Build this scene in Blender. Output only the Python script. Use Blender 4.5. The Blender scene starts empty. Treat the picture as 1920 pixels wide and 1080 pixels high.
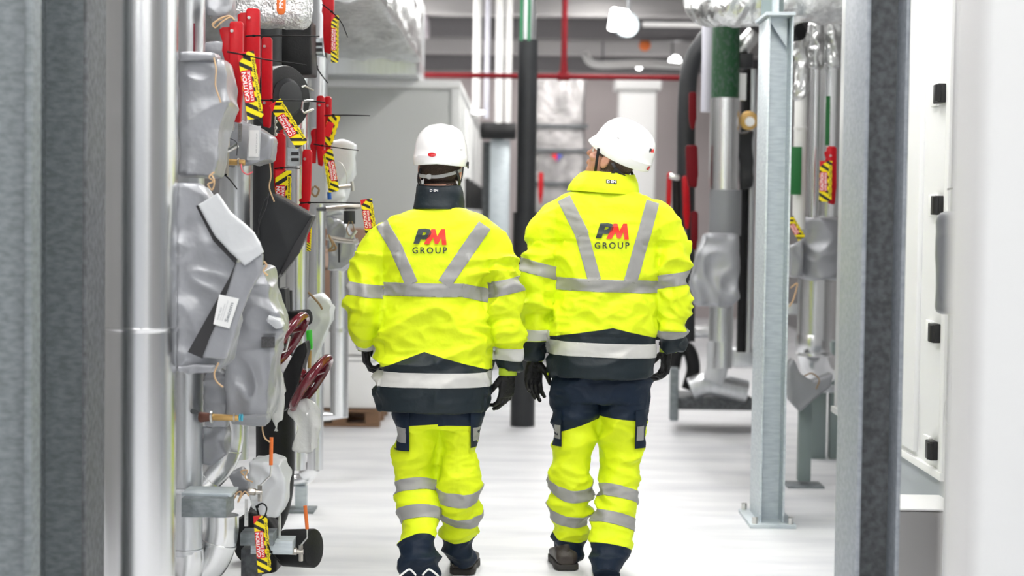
import bpy, bmesh, math, random
from mathutils import Vector, Matrix, noise
from mathutils.bvhtree import BVHTree
V = Vector
R = math.radians
SC = bpy.context.scene
COL = SC.collection
random.seed(7)

# ---------------------------------------------------------------- camera
F = 3400.0                      # focal length in pixels of the 1920 wide frame
CAM = V((0, 0, 1.47))
cam_d = bpy.data.cameras.new('camera')
cam_d.sensor_width = 36.0
cam_d.lens = 36.0 * F / 1920.0
cam_d.clip_start = 0.05
cam = bpy.data.objects.new('camera', cam_d)
COL.objects.link(cam)
CM = (Matrix.Rotation(R(0.25), 4, 'Z') @ Matrix.Rotation(R(90 - 2.36), 4, 'X') @ Matrix.Rotation(R(0.75), 4, 'Z'))
cam.matrix_world = Matrix.Translation(CAM) @ CM
SC.camera = cam
cam_d.dof.use_dof = True
cam_d.dof.focus_distance = 7.0
cam_d.dof.aperture_fstop = 2.1
CR = CM.to_3x3()

def W(px, py, Y):
    """point of the place seen at frame pixel (px, py) on the plane y = Y"""
    d = CR @ V(((px - 960.0) / F, (540.0 - py) / F, -1.0))
    return CAM + d * (Y / d.y)

def S(n, Y):
    return n * Y / F

def Yfloor(px, py):
    d = CR @ V(((px - 960.0) / F, (540.0 - py) / F, -1.0))
    return d.y * (-CAM.z / d.z)

# ---------------------------------------------------------------- world + view
SC.view_settings.view_transform = 'Standard'
SC.view_settings.look = 'None'
SC.view_settings.exposure = 0.30
SC.view_settings.gamma = 1.0
SC.view_settings.use_curve_mapping = False
wd = bpy.data.worlds.new('world')
SC.world = wd
wd.use_nodes = True
wd.node_tree.nodes['Background'].inputs[0].default_value = (0.93, 0.96, 1.0, 1)
wd.node_tree.nodes['Background'].inputs[1].default_value = 0.45

# ---------------------------------------------------------------- materials
MATS = {}

def ramp(nt, stops):
    n = nt.nodes.new('ShaderNodeValToRGB')
    e = n.color_ramp.elements
    while len(e) < len(stops):
        e.new(0.5)
    for q, (p, c) in zip(e, stops):
        q.position = p
        q.color = (c[0], c[1], c[2], 1)
    return n

def mat(name, base, rough=0.5, metal=0.0, noise_amt=0.0, scale=20.0, stretch=(1, 1, 1), bump=0.0, bscale=60.0,
        base2=None, emit=None, estr=0.0, coat=0.0, alpha=1.0, trans=0.0, bstretch=(1, 1, 1), rough2=None, lo=0.35, hi=0.65, sheen=0.0, spec=0.5):
    if name in MATS:
        return MATS[name]
    m = bpy.data.materials.new(name)
    m.use_nodes = True
    nt = m.node_tree
    b = nt.nodes['Principled BSDF']
    b.inputs['Base Color'].default_value = (*base, 1)
    b.inputs['Roughness'].default_value = rough
    b.inputs['Metallic'].default_value = metal
    b.inputs['Coat Weight'].default_value = coat
    b.inputs['Specular IOR Level'].default_value = spec
    b.inputs['Transmission Weight'].default_value = trans
    b.inputs['Sheen Weight'].default_value = sheen
    b.inputs['Alpha'].default_value = alpha
    if emit:
        b.inputs['Emission Color'].default_value = (*emit, 1)
        b.inputs['Emission Strength'].default_value = estr
    tc = nt.nodes.new('ShaderNodeTexCoord')
    def noise_node(sc, st, det=4):
        mp = nt.nodes.new('ShaderNodeMapping')
        mp.inputs['Scale'].default_value = st
        nt.links.new(tc.outputs['Object'], mp.inputs['Vector'])
        n = nt.nodes.new('ShaderNodeTexNoise')
        n.inputs['Scale'].default_value = sc
        n.inputs['Detail'].default_value = det
        nt.links.new(mp.outputs['Vector'], n.inputs['Vector'])
        return n
    if base2 or noise_amt:
        if not base2:
            base2 = tuple(c * (1 - noise_amt) for c in base)
        n = noise_node(scale, stretch)
        r = ramp(nt, [(lo, base), (hi, base2)])
        nt.links.new(n.outputs['Fac'], r.inputs['Fac'])
        nt.links.new(r.outputs['Color'], b.inputs['Base Color'])
        if rough2 is not None:
            mr = nt.nodes.new('ShaderNodeMapRange')
            mr.inputs['To Min'].default_value = rough
            mr.inputs['To Max'].default_value = rough2
            nt.links.new(n.outputs['Fac'], mr.inputs['Value'])
            nt.links.new(mr.outputs['Result'], b.inputs['Roughness'])
    if bump:
        n = noise_node(bscale, bstretch, 3)
        bp = nt.nodes.new('ShaderNodeBump')
        bp.inputs['Strength'].default_value = bump
        bp.inputs['Distance'].default_value = 0.01
        nt.links.new(n.outputs['Fac'], bp.inputs['Height'])
        nt.links.new(bp.outputs['Normal'], b.inputs['Normal'])
    MATS[name] = m
    return m

def stripe_mat(name, a, c, freq, ang, duty=0.5):
    """diagonal two colour stripes laid on a tag's own surface (UV in metres)"""
    m = mat(name, a, 0.35)
    nt = m.node_tree
    b = nt.nodes['Principled BSDF']
    uv = nt.nodes.new('ShaderNodeUVMap')
    sp = nt.nodes.new('ShaderNodeSeparateXYZ')
    nt.links.new(uv.outputs['UV'], sp.inputs[0])
    def mth(op, x, y):
        n = nt.nodes.new('ShaderNodeMath')
        n.operation = op
        for i, q in enumerate((x, y)):
            if isinstance(q, (int, float)):
                n.inputs[i].default_value = q
            else:
                nt.links.new(q, n.inputs[i])
        return n.outputs[0]
    u = mth('MULTIPLY', sp.outputs['X'], math.cos(ang) * freq)
    v = mth('MULTIPLY', sp.outputs['Y'], math.sin(ang) * freq)
    f = mth('FRACT', mth('ADD', mth('ADD', u, v), 100.0), 0)
    g = mth('GREATER_THAN', f, duty)
    mx = nt.nodes.new('ShaderNodeMix')
    mx.data_type = 'RGBA'
    nt.links.new(g, mx.inputs[0])
    mx.inputs[6].default_value = (*a, 1)
    mx.inputs[7].default_value = (*c, 1)
    nt.links.new(mx.outputs[2], b.inputs['Base Color'])
    return m

GALV = mat('galvanized steel', (0.27, 0.30, 0.32), 0.5, 0.45, base2=(0.19, 0.215, 0.225), scale=30, stretch=(1, 1, 2.2), bump=0.12, bscale=55, rough2=0.6)
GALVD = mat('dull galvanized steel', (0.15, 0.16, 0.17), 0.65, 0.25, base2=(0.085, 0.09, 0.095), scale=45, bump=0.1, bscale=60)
GALVL = mat('light zinc steel', (0.62, 0.68, 0.71), 0.42, 0.35, base2=(0.5, 0.56, 0.6), scale=14, stretch=(1, 1, 6), bump=0.05, bscale=40)
ALU = mat('aluminium jacketing', (0.80, 0.81, 0.82), 0.27, 1.0, bump=0.03, bscale=6, bstretch=(1, 1, 0.15))
ALUB = mat('brushed aluminium sheet', (0.72, 0.74, 0.76), 0.32, 0.95, noise_amt=0.12, scale=8, stretch=(6, 6, 0.4), bump=0.04, bscale=8)
FOIL = mat('crinkled foil', (0.80, 0.81, 0.81), 0.28, 0.95, bump=1.0, bscale=26, noise_amt=0.25, scale=18)
FOILD = mat('dull mottled foil', (0.5, 0.48, 0.48), 0.45, 0.6, bump=1.0, bscale=16, base2=(0.3, 0.29, 0.29), scale=5)
FOILF = mat('fine foil', (0.82, 0.83, 0.83), 0.3, 0.9, bump=1.0, bscale=90, noise_amt=0.25, scale=60)
SILC = mat('silver coated fabric', (0.36, 0.37, 0.395), 0.34, 0.35, bump=0.8, bscale=9, sheen=0.1, noise_amt=0.1, scale=5)
SILD = mat('grey coated fabric', (0.27, 0.28, 0.295), 0.5, 0.1, bump=0.25, bscale=16)
SILL = mat('pale coated fabric', (0.62, 0.64, 0.66), 0.42, 0.1, bump=0.2, bscale=18)
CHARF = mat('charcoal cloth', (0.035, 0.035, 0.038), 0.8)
RUB = mat('black foam insulation', (0.011, 0.0115, 0.0125), 0.5, spec=0.3, noise_amt=0.2, scale=30, bump=0.1, bscale=150)
RUBG = mat('grey foam insulation', (0.032, 0.034, 0.037), 0.42, spec=0.3, noise_amt=0.15, scale=12)
REDP = mat('red enamel', (0.50, 0.003, 0.010), 0.4, spec=0.25, noise_amt=0.15, scale=30, bump=0.05, bscale=120)
REDD = mat('dark red enamel', (0.13, 0.004, 0.008), 0.6, spec=0.15)
MAROON = mat('maroon enamel', (0.13, 0.008, 0.018), 0.2, coat=0.8)
STEEL = mat('stainless steel', (0.62, 0.62, 0.6), 0.28, 1.0)
BRASSY = mat('nickel plated brass', (0.5, 0.47, 0.43), 0.3, 1.0)
BRASS = mat('brass', (0.55, 0.35, 0.13), 0.35, 0.7)
COPPERB = mat('brown bronze', (0.12, 0.05, 0.035), 0.4, 0.5)
ORANGE = mat('orange vinyl', (0.75, 0.17, 0.03), 0.35)
GREENV = mat('green vinyl', (0.05, 0.58, 0.04), 0.35)
BLKP = mat('black plastic', (0.012, 0.012, 0.013), 0.4)
WHITEP = mat('white coated panel', (0.82, 0.83, 0.83), 0.35)
CABIN = mat('pale grey cabin panel', (0.60, 0.615, 0.60), 0.5)
CABINW = mat('white cabin trim', (0.86, 0.87, 0.86), 0.4)
WHITE = mat('white paint', (0.88, 0.88, 0.87), 0.5)
TAGW = mat('white label stock', (0.85, 0.86, 0.86), 0.4)
TAGR = mat('red label stock', (0.70, 0.012, 0.02), 0.35)
INKB = mat('black ink', (0.01, 0.01, 0.01), 0.5)
INKW = mat('white ink', (0.9, 0.88, 0.86), 0.5)
INKG = mat('grey ink', (0.3, 0.32, 0.34), 0.5)
TWINE = mat('tan twine', (0.62, 0.42, 0.24), 0.8)
TWINED = mat('brown twine', (0.26, 0.17, 0.09), 0.8)
TIE = mat('black nylon', (0.004, 0.0045, 0.005), 0.6, spec=0.15)
PINK = mat('pink cord', (0.8, 0.15, 0.18), 0.5)
BLUEC = mat('blue cord', (0.05, 0.42, 0.6), 0.5)
CARD = mat('cardboard', (0.33, 0.2, 0.14), 0.8, noise_amt=0.1)
CARDP = mat('light cardboard', (0.62, 0.45, 0.36), 0.8)
WOOD = mat('pallet wood', (0.26, 0.15, 0.085), 0.8, noise_amt=0.35, scale=8, stretch=(1, 1, 10))
PLAST = mat('cloudy polythene film', (0.75, 0.76, 0.74), 0.22, alpha=0.62, bump=0.6, bscale=30)
GREEND = mat('dark green plastic', (0.012, 0.085, 0.03), 0.45, base2=(0.06, 0.11, 0.08), scale=60, stretch=(1, 1, 0.6), lo=0.5, hi=0.62)
GREENL = mat('green label stock', (0.008, 0.14, 0.03), 0.5)
LILAC = mat('lilac pipe paint', (0.55, 0.55, 0.62), 0.4)
PIPEW = mat('off white pipe', (0.7, 0.7, 0.69), 0.4)
GREYG = mat('grey green paint', (0.22, 0.27, 0.27), 0.5)
TAGY = stripe_mat('hazard stripes', (0.92, 0.76, 0.0), (0.012, 0.012, 0.012), 26.0, R(58), 0.55)
TAGY2 = stripe_mat('hazard stripes mirrored', (0.92, 0.76, 0.0), (0.012, 0.012, 0.012), 26.0, R(122), 0.55)
YELL = mat('yellow label stock', (0.92, 0.76, 0.0), 0.35)

# ---------------------------------------------------------------- object helpers
WORLDPOS = {}

def tag(o, label=None, cat=None, group=None, kind=None):
    if label: o['label'] = label
    if cat: o['category'] = cat
    if group: o['group'] = group
    if kind: o['kind'] = kind
    return o

def empty(name, loc, label=None, cat=None, group=None, kind=None):
    o = bpy.data.objects.new(name, None)
    o.empty_display_size = 0.05
    COL.objects.link(o)
    o.location = V(loc)
    WORLDPOS[o.name] = V(loc)
    return tag(o, label, cat, group, kind)

def mark_sharp(bm, ang=38):
    a = R(ang)
    for f in bm.faces:
        f.smooth = True
    for e in bm.edges:
        if len(e.link_faces) == 2:
            if e.calc_face_angle(0) > a:
                e.smooth = False

def link(name, bm, m, parent=None, sharp=38, normals=True):
    """link a bmesh given in place coordinates as ONE object"""
    if normals:
        bmesh.ops.recalc_face_normals(bm, faces=bm.faces[:])
    if sharp:
        mark_sharp(bm, sharp)
    vs = bm.verts
    if len(vs):
        mn = V((min(v.co.x for v in vs), min(v.co.y for v in vs), min(v.co.z for v in vs)))
        mx = V((max(v.co.x for v in vs), max(v.co.y for v in vs), max(v.co.z for v in vs)))
        loc = V(((mn.x + mx.x) / 2, (mn.y + mx.y) / 2, mn.z))
    else:
        loc = V((0, 0, 0))
    for v in vs:
        v.co -= loc
    me = bpy.data.meshes.new(name)
    bm.to_mesh(me)
    bm.free()
    for q in (m if isinstance(m, (list, tuple)) else [m]):
        me.materials.append(q)
    o = bpy.data.objects.new(name, me)
    COL.objects.link(o)
    if parent is not None:
        o.parent = parent
        o.location = loc - WORLDPOS[parent.name]
    else:
        o.location = loc
    WORLDPOS[o.name] = loc
    return o

def NB():
    return bmesh.new()

def frame_of(d):
    d = V(d).normalized()
    u = d.orthogonal().normalized() if abs(d.z) > 0.95 else V((0, 0, 1)).cross(d).normalized()
    return u, d.cross(u).normalized(), d

def add_box(bm, c, s, rot=None, bevel=0.0, seg=2):
    r = bmesh.ops.create_cube(bm, size=1.0)
    vs = r['verts']
    M = Matrix.Translation(V(c)) @ (rot.to_4x4() if rot else Matrix.Identity(4)) @ Matrix.Diagonal((s[0], s[1], s[2], 1))
    bmesh.ops.transform(bm, matrix=M, verts=vs)
    if bevel:
        es = list({e for v in vs for e in v.link_edges})
        bmesh.ops.bevel(bm, geom=es, offset=bevel, segments=seg, affect='EDGES', profile=0.5)
    return bm

def add_box2(bm, p, q, bevel=0.0):
    p, q = V(p), V(q)
    return add_box(bm, (p + q) / 2, [abs(a) for a in (q - p)], bevel=bevel)

def add_loft(bm, rings, caps=True):
    """rings: list of lists of points, equal length"""
    vr = [[bm.verts.new(p) for p in r] for r in rings]
    n = len(vr[0])
    for a, b in zip(vr, vr[1:]):
        for i in range(n):
            bm.faces.new((a[i], a[(i + 1) % n], b[(i + 1) % n], b[i]))
    if caps:
        bm.faces.new(vr[0][::-1])
        bm.faces.new(vr[-1])
    return vr

def ring(c, u, v, ru, rv, n=24, p=2.0):
    out = []
    for i in range(n):
        t = 2 * math.pi * i / n
        cs, sn = math.cos(t), math.sin(t)
        cx = math.copysign(abs(cs) ** (2 / p), cs)
        sx = math.copysign(abs(sn) ** (2 / p), sn)
        out.append(V(c) + u * (ru * cx) + v * (rv * sx))
    return out

def add_cyl(bm, p0, p1, r0, r1=None, n=24, bevel=0.0):
    p0, p1 = V(p0), V(p1)
    r1 = r0 if r1 is None else r1
    u, v, d = frame_of(p1 - p0)
    if bevel:
        L = (p1 - p0).length
        b = min(bevel, L / 3, r0 * 0.6, r1 * 0.6)
        rs = [(0, r0 - b), (b * 0.3, r0 - b * 0.3), (b, r0), (L - b, r1), (L - b * 0.3, r1 - b * 0.3), (L, r1 - b)]
        add_loft(bm, [ring(p0 + d * h, u, v, r, r, n) for h, r in rs])
    else:
        add_loft(bm, [ring(p0, u, v, r0, r0, n), ring(p1, u, v, r1, r1, n)])
    return bm

def add_lathe(bm, p0, axis, prof, n=32):
    """prof: list of (h, r) along axis"""
    u, v, d = frame_of(axis)
    add_loft(bm, [ring(V(p0) + d * h, u, v, max(r, 1e-4), max(r, 1e-4), n) for h, r in prof])
    return bm

def catmull(pts, k=8):
    P = [V(p) for p in pts]
    if len(P) < 3 or k < 2:
        return P
    P = [P[0] * 2 - P[1]] + P + [P[-1] * 2 - P[-2]]
    out = []
    for i in range(1, len(P) - 2):
        a, b, c, d = P[i - 1:i + 3]
        for j in range(k):
            t = j / k
            out.append(0.5 * ((2 * b) + (c - a) * t + (2 * a - 5 * b + 4 * c - d) * t * t + (3 * b - a - 3 * c + d) * t ** 3))
    out.append(P[-2])
    return out

def add_tube(bm, pts, r, n=10, k=6, caps=True, smooth=True, elong=1.0):
    P = catmull(pts, k) if smooth else [V(p) for p in pts]
    m = len(P)
    rr = r if isinstance(r, (list, tuple)) else [r] * 2
    u = None
    rings = []
    for i, p in enumerate(P):
        d = (P[min(i + 1, m - 1)] - P[max(i - 1, 0)])
        if d.length < 1e-9:
            d = V((0, 0, 1))
        d.normalize()
        if u is None:
            u = frame_of(d)[0]
        u = (u - d * u.dot(d)).normalized()
        v = d.cross(u)
        t = i / max(m - 1, 1) * (len(rr) - 1)
        a = int(min(t, len(rr) - 2))
        rad = rr[a] * (1 - (t - a)) + rr[a + 1] * (t - a)
        sc = 1.0
        if not smooth and 0 < i < m - 1:
            d1, d2 = (P[i] - P[i - 1]).normalized(), (P[i + 1] - P[i]).normalized()
            sc = 1 / max(0.3, math.cos(d1.angle(d2) / 2))
        rings.append(ring(p, u, v, rad * elong, rad, n))
    add_loft(bm, rings, caps)
    return bm

def add_prism(bm, pts, vec, bevel=0.0, seg=2):
    """closed outline (points in the place) extruded by vec"""
    vs = [bm.verts.new(p) for p in pts]
    f = bm.faces.new(vs)
    r = bmesh.ops.extrude_face_region(bm, geom=[f])
    nv = [x for x in r['geom'] if isinstance(x, bmesh.types.BMVert)]
    bmesh.ops.translate(bm, verts=nv, vec=V(vec))
    if bevel:
        es = list({e for v in vs + nv for e in v.link_edges})
        bmesh.ops.bevel(bm, geom=es, offset=bevel, segments=seg, affect='EDGES', profile=0.5, clamp_overlap=True)
    return bm

def px_prism(bm, pxs, Y, depth, bevel=0.0):
    return add_prism(bm, [W(x, y, Y) for x, y in pxs], (0, depth, 0), bevel)

def remesh(bm, voxel, smooth=4, factor=0.5):
    """turn overlapping closed shapes into one continuous surface"""
    bmesh.ops.recalc_face_normals(bm, faces=bm.faces[:])
    me = bpy.data.meshes.new('tmp')
    bm.to_mesh(me)
    bm.free()
    o = bpy.data.objects.new('tmp', me)
    COL.objects.link(o)
    r = o.modifiers.new('r', 'REMESH')
    r.mode = 'VOXEL'
    r.voxel_size = voxel
    if smooth:
        s = o.modifiers.new('s', 'SMOOTH')
        s.factor = factor
        s.iterations = smooth
    dg = bpy.context.evaluated_depsgraph_get()
    ev = o.evaluated_get(dg)
    m2 = ev.to_mesh()
    out = bmesh.new()
    out.from_mesh(m2)
    ev.to_mesh_clear()
    bpy.data.objects.remove(o)
    bpy.data.meshes.remove(me)
    return out

def ridge(p):
    n = noise.noise(p)
    return (1 - abs(n) * 2.2)

def wrinkle(bm, amp, sc, rotm=None, mask=None, seed=0.0, amp2=None):
    bm.normal_update()
    off = V((seed * 3.1, seed * 1.7, seed * 2.3))
    mv = []
    for v in bm.verts:
        p = v.co
        q = V((p.x * sc[0], p.y * sc[1], p.z * sc[2]))
        if rotm:
            q = rotm @ q
        warp = noise.noise_vector(q * 0.6 + off) * 0.7
        d = ridge(q + off + warp) - 0.45
        if amp2:
            d = d * amp + amp2 * (ridge(q * 2.6 + off + warp) - 0.45)
        else:
            d = d * amp
        if mask:
            d *= mask(p)
        mv.append(v.normal * d)
    for v, d in zip(bm.verts, mv):
        v.co += d

def soft(name, pieces, m, parent=None, voxel=0.008, smooth=6, wr=0.004, sc=(9, 9, 5), seed=0.0, rotd=25):
    bm = NB()
    for f in pieces:
        f(bm)
    bm = remesh(bm, voxel, smooth)
    if wr:
        wrinkle(bm, wr, sc, Matrix.Rotation(R(rotd), 3, 'Y'), None, seed)
    return link(name, bm, m, parent, sharp=60)

# --- flat shapes and lettering
def text2d(s, size=1.0, bold=0.0, spacing=1.0):
    cu = bpy.data.curves.new('t', 'FONT')
    cu.body = s
    cu.size = size
    cu.offset = bold
    cu.space_character = spacing
    cu.resolution_u = 3
    cu.fill_mode = 'BOTH'
    return _curve_mesh(cu)

def _curve_mesh(cu):
    o = bpy.data.objects.new('t', cu)
    COL.objects.link(o)
    dg = bpy.context.evaluated_depsgraph_get()
    ev = o.evaluated_get(dg)
    me = ev.to_mesh()
    vs = [v.co.copy() for v in me.vertices]
    fs = [tuple(p.vertices) for p in me.polygons]
    ev.to_mesh_clear()
    bpy.data.objects.remove(o)
    bpy.data.curves.remove(cu)
    return vs, fs

def shape2d(loops):
    cu = bpy.data.curves.new('t', 'CURVE')
    cu.dimensions = '2D'
    cu.fill_mode = 'BOTH'
    for lp in loops:
        sp = cu.splines.new('POLY')
        sp.points.add(len(lp) - 1)
        for q, (x, y) in zip(sp.points, lp):
            q.co = (x, y, 0, 1)
        sp.use_cyclic_u = True
    return _curve_mesh(cu)

def fit(shape, x0, y0, x1, y1):
    vs, fs = shape
    ax, bx = min(v.x for v in vs), max(v.x for v in vs)
    ay, by = min(v.y for v in vs), max(v.y for v in vs)
    return [V((x0 + (v.x - ax) / (bx - ax) * (x1 - x0), y0 + (v.y - ay) / (by - ay) * (y1 - y0), 0)) for v in vs], fs

def put_flat(name, shapes, fn, m, parent, sub=0.0):
    """shapes: 2d meshes, fn maps (x, y) to a point of the place"""
    bm = NB()
    for vs, fs in shapes:
        b2 = NB()
        nv = [b2.verts.new((v.x, v.y, 0)) for v in vs]
        for f in fs:
            try:
                b2.faces.new([nv[i] for i in f])
            except ValueError:
                pass
        if sub:
            bmesh.ops.triangulate(b2, faces=b2.faces[:])
            for _ in range(6):
                es = [e for e in b2.edges if e.calc_length() > sub]
                if not es: break
                bmesh.ops.subdivide_edges(b2, edges=es, cuts=1)
                bmesh.ops.triangulate(b2, faces=[f for f in b2.faces if len(f.verts) > 3])
        mp = {v: bm.verts.new(fn(v.co.x, v.co.y)) for v in b2.verts}
        for f in b2.faces:
            try:
                bm.faces.new([mp[v] for v in f.verts])
            except ValueError:
                pass
        b2.free()
    return link(name, bm, m, parent, normals=False)
# ---------------------------------------------------------------- lamps of the room and added far fill lights
LAMPM = mat('lit diffuser', (1, 1, 1), 0.4, emit=(1.0, 0.98, 0.95), estr=23.0)
HOUS = mat('lamp housing', (0.7, 0.7, 0.7), 0.4, 0.3)

LAMPF = mat('far fill diffuser', (1, 1, 1), 0.4, emit=(1.0, 0.97, 0.95), estr=7.5)
def luminaire(x, y, z, lx, ly, label, dm=None):
    t = empty('ceiling_light', (x, y, z), label, 'ceiling light', 'strip lights along the ceiling')
    bm = NB(); add_box(bm, (x, y, z + 0.03), (lx, ly, 0.05), bevel=0.01); link('housing', bm, HOUS, t)
    bm = NB(); add_box(bm, (x, y, z - 0.005), (lx - 0.03, ly - 0.03, 0.02), bevel=0.006); link('diffuser', bm, dm or LAMPM, t)
    return t

ROOMX0, ROOMX1, BACK, CEIL = -3.4, 3.6, 26.0, 3.75
ORD = ('first', 'second', 'third', 'fourth', 'fifth', 'sixth', 'seventh')
for n_, yy in enumerate((0.3, 3.1, 5.9, 8.7, 11.5, 14.3, 16.6)):
    for xx, sd in ((-1.3, 'over the valve rack side'), (0.75, 'over the zinc column side')):
        luminaire(xx, yy, 3.6, 0.45, 1.5, '%s long strip light from the near end, in the row %s' % (ORD[n_], sd))
for n_, yy in enumerate((19.0, 21.0, 23.0, 25.0)):  # added to brighten the back wall, out of sight behind the joists
    luminaire(0.0, yy, 3.66, 4.5, 0.35, '%s added crosswise fill light hidden between the far ceiling beams' % ORD[n_], LAMPF)

# ---------------------------------------------------------------- room shell
def struct(name, bm, m, parent=None):
    o = link(name, bm, m, parent)
    if parent is None:
        o['kind'] = 'structure'
    return o

FLOOR = mat('pale epoxy floor', (0.80, 0.81, 0.83), 0.30, 0.0, base2=(0.60, 0.615, 0.65), scale=1.6, stretch=(0.7, 2.6, 1), lo=0.42, hi=0.75, rough2=0.45, bump=0.08, bscale=5)
WALLB = mat('taupe back wall', (0.50, 0.45, 0.445), 0.7, noise_amt=0.1, scale=1.0)
WALLS = mat('grey side wall', (0.26, 0.255, 0.255), 0.7, noise_amt=0.08, scale=1.0)
DECK = mat('dark steel deck', (0.30, 0.285, 0.29), 0.55, 0.2, noise_amt=0.2, scale=2.0, stretch=(1, 4, 1))
bm = NB(); add_box2(bm, (ROOMX0 - 0.1, -3, -0.1), (ROOMX1 + 0.1, BACK + 0.1, 0)); struct('floor', bm, FLOOR)
bm = NB(); add_box2(bm, (ROOMX0 - 0.1, BACK, 0), (ROOMX1 + 0.1, BACK + 0.1, CEIL)); struct('wall_back', bm, WALLB)
bm = NB(); add_box2(bm, (ROOMX0 - 0.1, -0.5, 0), (ROOMX0, BACK, CEIL)); struct('wall_left', bm, WALLS)
bm = NB(); add_box2(bm, (ROOMX1, -0.5, 0), (ROOMX1 + 0.1, BACK, CEIL)); struct('wall_right', bm, WALLS)
bm = NB()
add_box2(bm, (ROOMX0 - 0.1, -0.5, CEIL), (ROOMX1 + 0.1, BACK + 0.1, CEIL + 0.1))
y = 1.0
while y < BACK - 0.3:
    add_box2(bm, (ROOMX0, y, CEIL - 0.07), (ROOMX1, y + 0.16, CEIL))
    y += 0.32
struct('ceiling', bm, DECK)

# ceiling joists running across
JOIST = mat('dark joist steel', (0.13, 0.125, 0.13), 0.5, 0.3)
JOISTL = mat('mid grey joist steel', (0.36, 0.35, 0.35), 0.5, 0.3)
for i, (yy, zz, mm) in enumerate(((17.9, 3.40, JOISTL), (20.0, 3.38, JOIST), (22.0, 3.38, JOISTL), (24.0, 3.34, JOIST))):
    bm = NB()
    add_box2(bm, (ROOMX0, yy - 0.1, zz), (ROOMX1, yy + 0.1, zz + 0.025))
    add_box2(bm, (ROOMX0, yy - 0.012, zz + 0.02), (ROOMX1, yy + 0.012, CEIL))
    o = struct('trim_%d' % (i + 1), bm, mm)

# ---------------------------------------------------------------- steel columns
def h_column(px0, px1, Y, flange, z0, z1, m, label, pyref=540, tf=0.016, edge=None, plate=0.0, name='steel_column', side=None):
    """H section standing with its web across the view: front flange edges at px0 and px1"""
    a, b = W(px0, pyref, Y), W(px1, pyref, Y)
    x0, x1 = a.x, b.x
    t = empty(name, ((x0 + x1) / 2, Y + flange / 2, 0), label, 'column')
    em = edge or m
    bm = NB()
    add_box2(bm, (x0, Y, z0), (x0 + tf, Y + flange, z1), bevel=0.003)
    link('flange', bm, em, t)
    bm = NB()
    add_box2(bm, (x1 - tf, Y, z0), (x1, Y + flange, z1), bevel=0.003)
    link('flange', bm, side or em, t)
    bm = NB()
    add_box2(bm, (x0 + tf, Y + flange * 0.35, z0), (x1 - tf, Y + flange * 0.35 + 0.012, z1))
    link('web', bm, m, t)
    if plate:
        bm = NB()
        add_box2(bm, (x0 - plate, Y - plate, 0), (x1 + plate, Y + flange + plate, 0.02), bevel=0.003)
        link('base_plate', bm, m, t)
        for sx in (x0 - plate * 0.5, x1 + plate * 0.5):
            for sy in (Y - plate * 0.5, Y + flange + plate * 0.5):
                bm = NB(); add_cyl(bm, (sx, sy, 0.02), (sx, sy, 0.05), 0.014, n=6); link('bolt', bm, STEEL, t)
    return t
h_column(-60, 59, 5.0, 0.10, 0, 3.75, GALV, 'galvanized steel column at the far left edge of the photo, cut by the frame', tf=0.022)
h_column(64, 162, 5.45, 0.25, 0, 3.75, GALV, 'mottled galvanized steel column standing between the frame edge column and the broadest silver pipe', tf=0.013, side=GALVD)  # aisle side flange takes darker steel: its shade is put into the colour
h_column(1615, 1697, 5.5, 0.37, 0, 3.75, GALVD, 'dark mottled steel column beside the aisle, beside the white panelled air unit', tf=0.013, edge=mat('galvanized flange in lit tone', (0.36, 0.39, 0.43), 0.55, 0.2, base2=(0.28, 0.31, 0.345), scale=30, stretch=(1, 1, 2.2)))  # paler flanges, darker web: light and shade put into the steel colours
mc = h_column(1432, 1479, 8.55, 0.36, 0, W(1450, 30, 8.55).z, GALVL, 'pale zinc steel column standing alone on its base plate in the aisle floor', tf=0.010, plate=0.05)
# its cap plate and beam stub
zt = W(1450, 30, 8.55).z
xa, xb = W(1438, 30, 8.55).x, W(1485, 30, 8.55).x
bm = NB(); add_box2(bm, (xa - 0.01, 8.5, zt), (xb + 0.01, 8.9, zt + 0.015)); link('cap_plate', bm, GALVL, mc)
bm = NB()
xm = (xa + xb) / 2
gx = xb - 0.012
add_prism(bm, [(xa + 0.012, 8.62, zt), (gx, 8.62, zt), (gx, 8.62, zt - 0.14)], (0, 0.008, 0))
link('gusset_plate', bm, GALVL, mc)
t = empty('post_extension', (xm, 8.75, zt + 0.015), 'short grey green steel post standing on the cap plate of the lone zinc column', 'post')
bm = NB(); add_box2(bm, (xm - 0.004, 8.6, zt + 0.016), (xm + 0.004, 8.79, 3.74)); link('web', bm, GALVL, t)
bm = NB(); add_box2(bm, (xa + 0.005, 8.79, zt + 0.016), (xb - 0.005, 8.80, 3.74)); link('flange', bm, GREYG, t)
# ---------------------------------------------------------------- the two people
HIVIS = mat('fluorescent yellow cloth', (0.74, 0.88, 0.012), 0.6, spec=0.3, bump=0.5, bscale=20)
NAVY = mat('dark grey navy cloth', (0.008, 0.016, 0.022), 0.5, spec=0.35, bump=0.5, bscale=18)
NAVYT = mat('navy trouser cloth', (0.004, 0.013, 0.031), 0.6, spec=0.3, bump=0.5, bscale=22)
TAPE = mat('silver reflective tape', (0.33, 0.33, 0.32), 0.5, 0.1, bump=0.1, bscale=40)
TAPEL = mat('bright reflective tape', (0.6, 0.6, 0.58), 0.45, 0.1, bump=0.1, bscale=40)
SKIN = mat('skin', (0.62, 0.33, 0.24), 0.5, base2=(0.52, 0.25, 0.17), scale=30)
HAIR = mat('short dark brown hair', (0.035, 0.022, 0.016), 0.7, base2=(0.09, 0.055, 0.04), scale=260, bump=0.6, bscale=300)
HAIRG = mat('cropped greying hair', (0.06, 0.045, 0.035), 0.7, base2=(0.2, 0.13, 0.1), scale=300, bump=0.6, bscale=300)
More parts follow.
